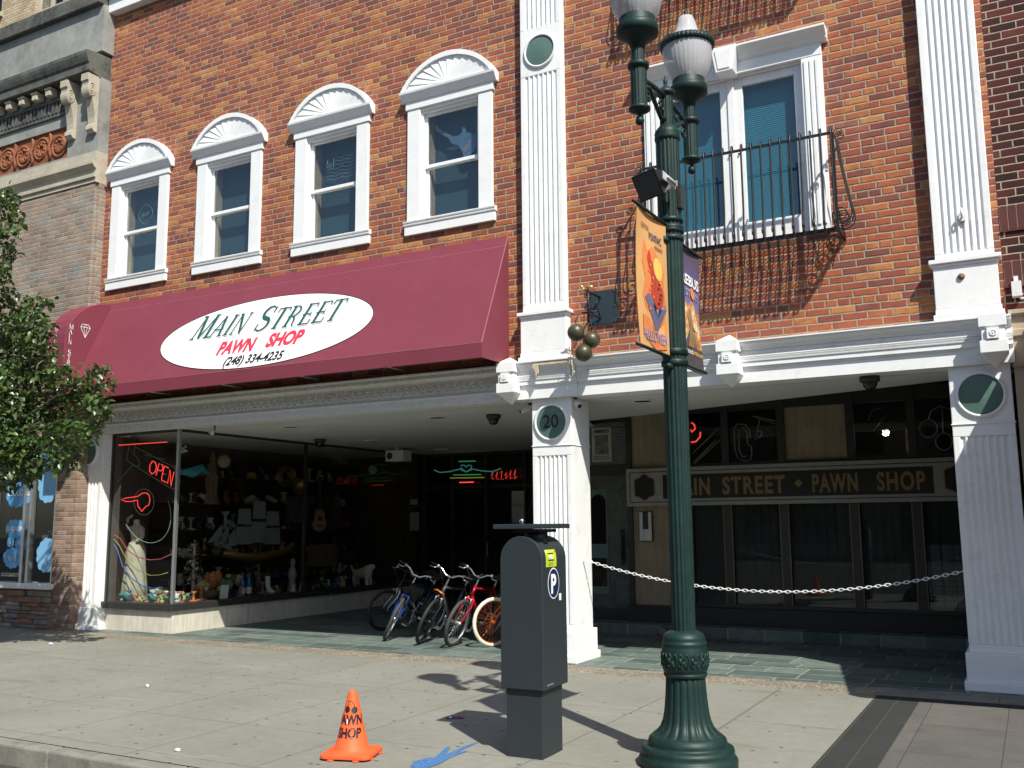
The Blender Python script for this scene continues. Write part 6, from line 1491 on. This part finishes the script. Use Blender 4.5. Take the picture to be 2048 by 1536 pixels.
q = dx((385, 945), -12.4); mb = MB(); mb.tube([q+YD*-.22, q, q+YD*.16+Z*.08, q+YD*.3-Z*.02], [.03, .09, .07, .02], 10); item(mb, 'teal_bird', m_tealc, 'teal cloth bird hanging right of the corner post', 'ornament')
q = dx((425, 945), -12.6); item(MB().lathe([(.02, .35), (.05, .25), (.07, .05), (.10, -.1), (.08, -.35), (.11, -.55)], q, 24, mod=lambda a, z: 1+.25*math.cos(a*5+z*6), cap=False), 'hanging_shawl', M('dim_brown_shawl', (.10, .065, .045), .95, 0, .3, 12), 'brown shawl hanging beside the lantern', 'shawl')
q = dx((366, 900), -12.2); rb = random.Random(4); mb = MB()
for k in range(26): mb.ball(q+Vector((rb.gauss(0, .04), rb.gauss(0, .04), rb.gauss(0, .035))), rb.uniform(.008, .02), 6)
item(mb, 'crystal_cluster', m_chrome, 'glittering crystal cluster at the top right of the corner post', 'ornament')
def guitar(p, x, label, s=1.0):
    q = dx(p, x); G_ = thing('guitar', label, 'guitar', q-Z*.25*s); A_, N_ = Vector((.55, .835, 0)).normalized(), Vector((.835, -.55, 0)).normalized()
    hw = lambda v: .18 if v < .2 else .12
    o = [(.17*math.sin(a*.2618)*(1 if a < 24 else 1), 0) for a in range(1)]
    pts = []
    for i in range(33):
        t_ = i/32*2*math.pi; yv = -math.cos(t_)*.24; wv = math.sin(t_)*(.17-.035*math.cos(t_*1)*-1*0); wv *= (1-.22*math.exp(-((yv-.03)/.07)**2)) * (1.0 if yv < 0 else .78)
        pts.append((wv*s, yv*s))
    MB().prism(pts[:-1], q-N_*.045, A_, Z, N_, .09*s).build('body', m_wood, G_, bevel=.01)
    MB().lathe([(.05*s, .0), (.045*s, .003)], q+N_*.047*s+Z*.03*s, 20, 0, A_, Z, N_).build('sound_hole', m_black, G_)
    MB().obox(q+N_*.04*s+Z*.47*s, A_*.026*s, Z*.27*s, N_*.012).obox(q+N_*.04*s+Z*.80*s, A_*.038*s, Z*.08*s, N_*.012).obox(q+N_*.052*s-Z*.12*s, A_*.06*s, Z*.012, N_*.008).build('neck', m_dkwood, G_)
guitar((638, 1040), -12.9, 'honey coloured acoustic guitar hanging in the display window')
for p, lab in (((745, 940), 'round pale faced wall clock, left one of two near the speaker'), ((774, 941), 'round pale faced wall clock, right one of two near the speaker')):
    q = dx(p, -13.2); Ck = thing('wall_clock', lab, 'clock', q-Z*.12); Nc = Vector((.8, -.6, 0)); Ac = Vector((.6, .8, 0))
    MB().lathe([(.12, 0), (.125, .02), (.11, .03)], q, 28, 0, Ac, Z, Nc).build('case', m_drk, Ck); MB().lathe([(.10, .031), (.09, .032)], q, 28, 0, Ac, Z, Nc).build('dial', m_cer, Ck)
    MB().obox(q+Nc*.036+Z*.03, Ac*.004, Z*.035, Nc*.001).obox(q+Nc*.038+Ac*.02, Ac*.025, Z*.004, Nc*.001).build('hands', m_black, Ck)
q = dx((595, 1020), -12.9); item(MB().box(q.x-.12, q.x+.12, q.y-.2, q.y+.2, q.z-.25, q.z+.25), 'mirror', M('dim_blue_mirror', (.12, .16, .2), .2, .5), 'dim bluish mirror hung beside the second mullion', 'mirror')
q = dx((645, 1110), -13.0); item(MB().box(q.x-.2, q.x+.2, q.y-.25, q.y+.25, q.z-.22, q.z+.22), 'box_crate', m_wick, 'brown crate under the acoustic guitar', 'crate', bevel=.01)
# small trinkets crowding the window floor
rb = random.Random(33); tm = [m_wh, m_cer, m_brs, m_tealc, m_orp, m_bl, m_ylw, m_drk, m_grn, M('dull_rose', (.4, .16, .15), .6)]; tp_ = []
def knick(k):
    mb = MB()
    if k == 0: mb.lathe([(.04, 0), (.06, .04), (.03, .09), (.045, .13)], (0, 0, 0), 12)
    elif k == 1: mb.ball((0, 0, .05), (.05, .05, .05), 10).ball((0, -.01, .12), .032, 8)
    elif k == 2: mb.box(-.06, .06, -.04, .04, 0, .08)
    elif k == 3: mb.tube([(-.07, 0, .02), (0, 0, .06), (.06, .01, .1), (.09, .0, .09)], [.03, .04, .03, .012], 8)
    else: mb.lathe([(.07, 0), (.08, .015), (.02, .03), (.015, .12), (.05, .16)], (0, 0, 0), 12)
    return mb
for n_ in range(84):
    mt2 = tm[n_ % len(tm)]
    key = (n_ % 5, n_ % len(tm))
    o = next((q for kk, q in tp_ if kk == key), None)
    if o is None:
        o = knick(key[0]).build('trinket', mt2); tag(o, 'small trinket crowding the floor of the display window', 'trinket', 'trinkets on the display window floor'); tp_.append((key, o))
    else: o = o.copy(); COL.objects.link(o)
    if n_ % 3: x_, y_ = rb.uniform(-12.75, -12.12), .45+5.2*rb.random()**1.5
    else: x_, y_ = rb.uniform(-13.3, -12.2), rb.uniform(.36, .95)
    s_ = rb.uniform(.7, 1.5); o.location = (x_, y_, FZ); o.scale = (s_, s_, s_); o.rotation_euler = (0, 0, rb.uniform(0, 6))
# goods on the shelves: vases, jars, boxes and figures in many dull colours
sm = [m_wh, m_cer, m_brs, m_wick, m_bl, m_drk, m_grn, M('dull_red_box', (.22, .05, .04), .6), m_wood, m_tealc]; sp2 = []
for z in (.58, 1.08, 1.58, 2.08, 2.58):
    y = 1.75
    while y < 6.9:
        y += rb.uniform(.07, .17); kk = (rb.randrange(5), rb.randrange(10)); o = next((q for k2, q in sp2 if k2 == kk), None)
        if o is None: o = knick(kk[0]).build('shelf_ornament', sm[kk[1]]); tag(o, 'dim ornament among the goods on the dark display shelves', 'ornament', 'ornaments on the dark display shelves'); sp2.append((kk, o))
        else: o = o.copy(); COL.objects.link(o)
        s_ = rb.uniform(.8, 1.9); o.location = (rb.uniform(-14.0, -13.8), y, z); o.scale = (s_, s_, s_*rb.uniform(.9, 1.2)); o.rotation_euler = (0, 0, rb.uniform(0, 6))
# notices on the entry doors
def notice(p, y, w_, h_, lab): q = onY(p, y); item(MB().box(q.x-w_/2, q.x+w_/2, y-.004, y, q.z-h_/2, q.z+h_/2), 'paper_notice', m_pap, lab, 'notice')
notice((829, 1043), 7.18, .26, .40, 'white paper notice on the entry doors left of centre')
notice((828, 1004), 7.18, .2, .12, 'small white slip above the paper notice on the entry doors')
notice((1036, 997), 7.18, .30, .32, 'upper one of two white notices beside the middle column')
notice((1036, 1028), 7.18, .30, .36, 'lower one of two white notices beside the middle column')
# broken stones on the step
for p, lab in (((1322, 1250), 'left of two pale broken stones on the dark entry step'), ((1345, 1250), 'right of two pale broken stones on the dark entry step')):
    q = onY(p, 2.93); item(MB().ball((q.x, 2.95, .06), (.07, .06, .06), 10), 'broken_stone', M('pale_rubble', (.2, .17, .13), .9, 0, .3, 12, .01), lab, 'stone')

# ================================================================== ON THE GROUND
def gz(p, z): q = onZ(p, 0); return Vector((q.x, q.y, z))
pa = MB(); k0 = [0]
def dab(pts, w_):
    k0[0] += 1; z = .003+.0004*k0[0]; P_ = [gz(p, z) for p in pts]; n = len(P_); L_, R2 = [], []
    for i in range(n):
        t_ = (P_[min(i+1, n-1)]-P_[max(i-1, 0)]).normalized(); nn = Vector((-t_.y, t_.x, 0)); ww = w_[i] if isinstance(w_, list) else w_
        L_.append(P_[i]+nn*ww/2); R2.append(P_[i]-nn*ww/2)
    pa.add(L_+R2, [(i, n+i, n+i+1, i+1) for i in range(n-1)])
dab([(953, 1486), (930, 1495), (905, 1507), (886, 1516)], [.03, .04, .045, .05]); dab([(932, 1503), (915, 1508), (898, 1514), (884, 1519)], [.03, .045, .05, .06]); dab([(897, 1495), (890, 1503), (882, 1511), (876, 1517)], [.03, .045, .05, .05])
dab([(895, 1516), (872, 1520), (852, 1527), (836, 1536)], [.05, .17, .20, .12]); dab([(858, 1526), (846, 1533), (836, 1541)], [.10, .12, .06])
def spray():
    t = NT('blue_spray_paint'); P = t.pos(); n = t.noise(P, 60, 4, .7); c = t.mix(t.mr(n, .38, .62), (.10, .18, .27), (.010, .12, .40)); return t.fin(c, .7)
tag(pa.build('paint_arrow', spray()), 'blue sprayed arrow on the sidewalk beside the pay station', 'paint mark')
q = gz((911, 1436), 0); LC = thing('flyer', 'dark flyer with blue and red print lying on the sidewalk in the pay station shadow', 'flyer', q)
A_ = Vector((.86, .5, 0)); B_ = Vector((-.5, .86, 0))
MB().obox(q+Z*.004, A_*.075, B_*.05, Z*.002).build('card', m_drk, LC)
mb = MB(); mb.obox(q+Z*.0066+A_*.01, A_*.02, B_*.03, Z*.0005, 0).obox(q+Z*.0066+A_*.06, A_*.012, B_*.035, Z*.0005, 1).obox(q+Z*.0066-A_*.045, A_*.012, B_*.03, Z*.0005, 2); mb.build('print', [M('blue_print', (.03, .1, .4), .5), m_redlet, m_whlet], LC)
def scrap(p, lab, s=.035, mat=None, seed=1):
    q = gz(p, .002); rb = random.Random(seed); n = 7
    vs = [q+Vector((s*rb.uniform(.6, 1.2)*math.cos(k*.9), s*rb.uniform(.5, 1)*math.sin(k*.9), rb.uniform(0, .02))) for k in range(n)]; vs.append(q+Z*.03*(s/.035))
    item(MB().add(vs, [(k, (k+1) % n, n) for k in range(n)]), 'paper_scrap', mat or m_wh, lab, 'litter')
scrap((295, 1374), 'white paper scrap on the open sidewalk left of the cone', .035, None, 1)
scrap((355, 1502), 'tiny pale scrap near the kerb edge', .025, m_cer, 2)
scrap((102, 1290), 'crumpled bluish paper in the tree shadow on the sidewalk', .05, M('bluish_paper', (.45, .47, .6), .8), 3)
scrap((1585, 1308), 'orange leaf scrap on the slate before the right-hand windows', .03, m_orp, 4)
q = onZ((150, 1526), -.155); CP = thing('paper_cup', 'white paper cup lying in the gutter below the kerb', 'cup', (q.x, q.y, -.155))
d = Vector((-.8, .35, .25)).normalized(); s1 = d.cross(Z).normalized(); u1 = s1.cross(d)
MB().lathe([(.036, 0), (.054, .14), (.057, .147), (.051, .14), (.034, .004)], Vector((q.x, q.y, -.095)), 24, 0, s1, u1, d).build('cup_body', m_wh, CP)

# ================================================================== TREE
TRc = Vector((-14.0, -2.5, 0)); TR = thing('street_tree', 'leafy dark green street tree reaching in at the left edge', 'tree', TRc)
rt = random.Random(9); clumps = []
for x_, y_, r_, dn in ((12, 398, 28, .9), (32, 440, 22, .8), (10, 470, 24, .8), (22, 505, 18, .6), (2, 540, 18, .5), (4, 590, 26, .8), (45, 612, 28, .8), (76, 612, 22, .8), (100, 602, 10, .4), (25, 655, 42, 1), (64, 660, 36, 1), (94, 655, 16, .5), (15, 715, 48, 1), (70, 715, 46, 1), (90, 705, 16, .5),
    (118, 745, 22, .6), (152, 765, 18, .4), (185, 742, 16, .5), (208, 742, 14, .5), (216, 765, 15, .5), (185, 772, 24, .7), (150, 780, 34, .8), (100, 770, 48, 1), (40, 780, 58, 1.1), (195, 812, 26, .8), (216, 826, 12, .5), (150, 830, 44, 1), (90, 840, 56, 1.1), (25, 850, 60, 1.1), (172, 858, 26, .7),
    (130, 880, 40, .9), (70, 900, 52, 1.1), (12, 910, 56, 1.1), (150, 915, 22, .6), (118, 925, 24, .7), (60, 945, 26, .8), (20, 955, 28, .7), 
    (-55, 420, 60, .8), (-60, 540, 70, .9), (-60, 660, 75, 1), (-60, 780, 80, 1), (-50, 890, 75, 1), (-150, 500, 80, .7), (-160, 650, 90, .7), (-150, 800, 90, .7)):
    d_ = rt.uniform(-.55, .45)+(-.35 if x_ < 60 else 0); c = onY((x_, y_), -2.1+d_); clumps.append((c, r_*.0071, dn))
for k in range(26):
    a = rt.uniform(0, 6.28); h = rt.uniform(2.6, 6.8); r = rt.uniform(.4, 1.7)*(1-.35*abs(h-4.4)/2.5); c = TRc+Vector((r*math.cos(a), r*math.sin(a), h)); 
    c.x = min(c.x, -13.6)
    v_ = c-CAM
    if 1024+FPX*v_.dot(_r)/v_.dot(_f) < -70: clumps.append((c, rt.uniform(.3, .5), .6))
tk = MB(); tk.tube([TRc, TRc+Vector((.02, 0, 1)), TRc+Vector((-.02, .03, 2.2)), TRc+Vector((.05, .05, 3.6)), TRc+Vector((.0, .1, 5.2)), TRc+Vector((.05, .1, 6.6))], [.14, .11, .10, .075, .045, .015], 12)
for c, r, dn in clumps:
    h0 = max(1.9, min(5.6, c.z-rt.uniform(.5, 1.3))); s0 = TRc+Vector((.02, .06, h0)); m1 = s0.lerp(c, .5)+Vector((rt.uniform(-.1, .1), rt.uniform(-.1, .1), -.06))
    tk.tube([s0, m1, c], [.022, .012, .004], 6)
    for j in range(5):
        e = c+Vector((rt.gauss(0, r*.6), rt.gauss(0, r*.6), rt.gauss(0, r*.6))); tk.tube([m1.lerp(c, .6), c.lerp(e, .5), e], [.005, .003, .0015], 4)
tk.build('trunk', M('grey_brown_bark', (.05, .04, .03), .9, 0, .3, 14, .006), TR)
def leaf_mat():
    t = NT('glossy_pear_leaf'); r = t.n('ObjectInfo'); P = t.pos(); isl = t.n('NewGeometry').outputs['Random Per Island']
    c = t.ramp(isl, [(0, (.020, .046, .012)), (.4, (.042, .088, .020)), (.75, (.075, .13, .030)), (.97, (.11, .155, .042)), (1, (.12, .075, .025))])
    t.put(t.b.inputs['Base Color'], c); t.b.inputs['Roughness'].default_value = .33; t.b.inputs['Specular IOR Level'].default_value = .55
    tr = t.n('BsdfTranslucent'); t.l(t.mix(.5, c, (.10, .16, .02)), tr.inputs[0]); mx = t.n('MixShader'); mx.inputs[0].default_value = .28
    t.l(t.b.outputs[0], mx.inputs[1]); t.l(tr.outputs[0], mx.inputs[2]); t.l(mx.outputs[0], t.out.inputs[0]); return t.m
lv = MB()
for c, r, dn in clumps:
    n = int(dn*2100*r*r+26*dn)
    for k in range(n):
        d = Vector((rt.gauss(0, 1), rt.gauss(0, 1), rt.gauss(0, 1))).normalized()*r*1.12*rt.random()**.45
        p = c+d; L_ = rt.uniform(.065, .11); W_ = L_*rt.uniform(.30, .40)
        dr = Vector((rt.gauss(0, .6)+d.x*1.2, rt.gauss(0, .6)+d.y*1.2, rt.gauss(-.35, .5))).normalized(); up = Vector((rt.gauss(0, .45), rt.gauss(-.25, .45), 1)).normalized()
        sd_ = dr.cross(up)
        if sd_.length < .05: continue
        sd_.normalize(); n_ = sd_.cross(dr); f_ = W_*.35
        q = [p, p+dr*L_*.35+sd_*W_+n_*f_, p+dr*L_*.75+sd_*W_*.7+n_*f_*.5-n_*L_*.06, p+dr*L_-n_*L_*.18, p+dr*L_*.75-sd_*W_*.7+n_*f_*.5-n_*L_*.06, p+dr*L_*.35-sd_*W_+n_*f_, p+dr*L_*.5-n_*.0]
        lv.add(q, [(0, 1, 2, 6), (6, 2, 3), (0, 6, 4, 5), (6, 3, 4)], 0, True)
lv.build('crown', leaf_mat(), TR)
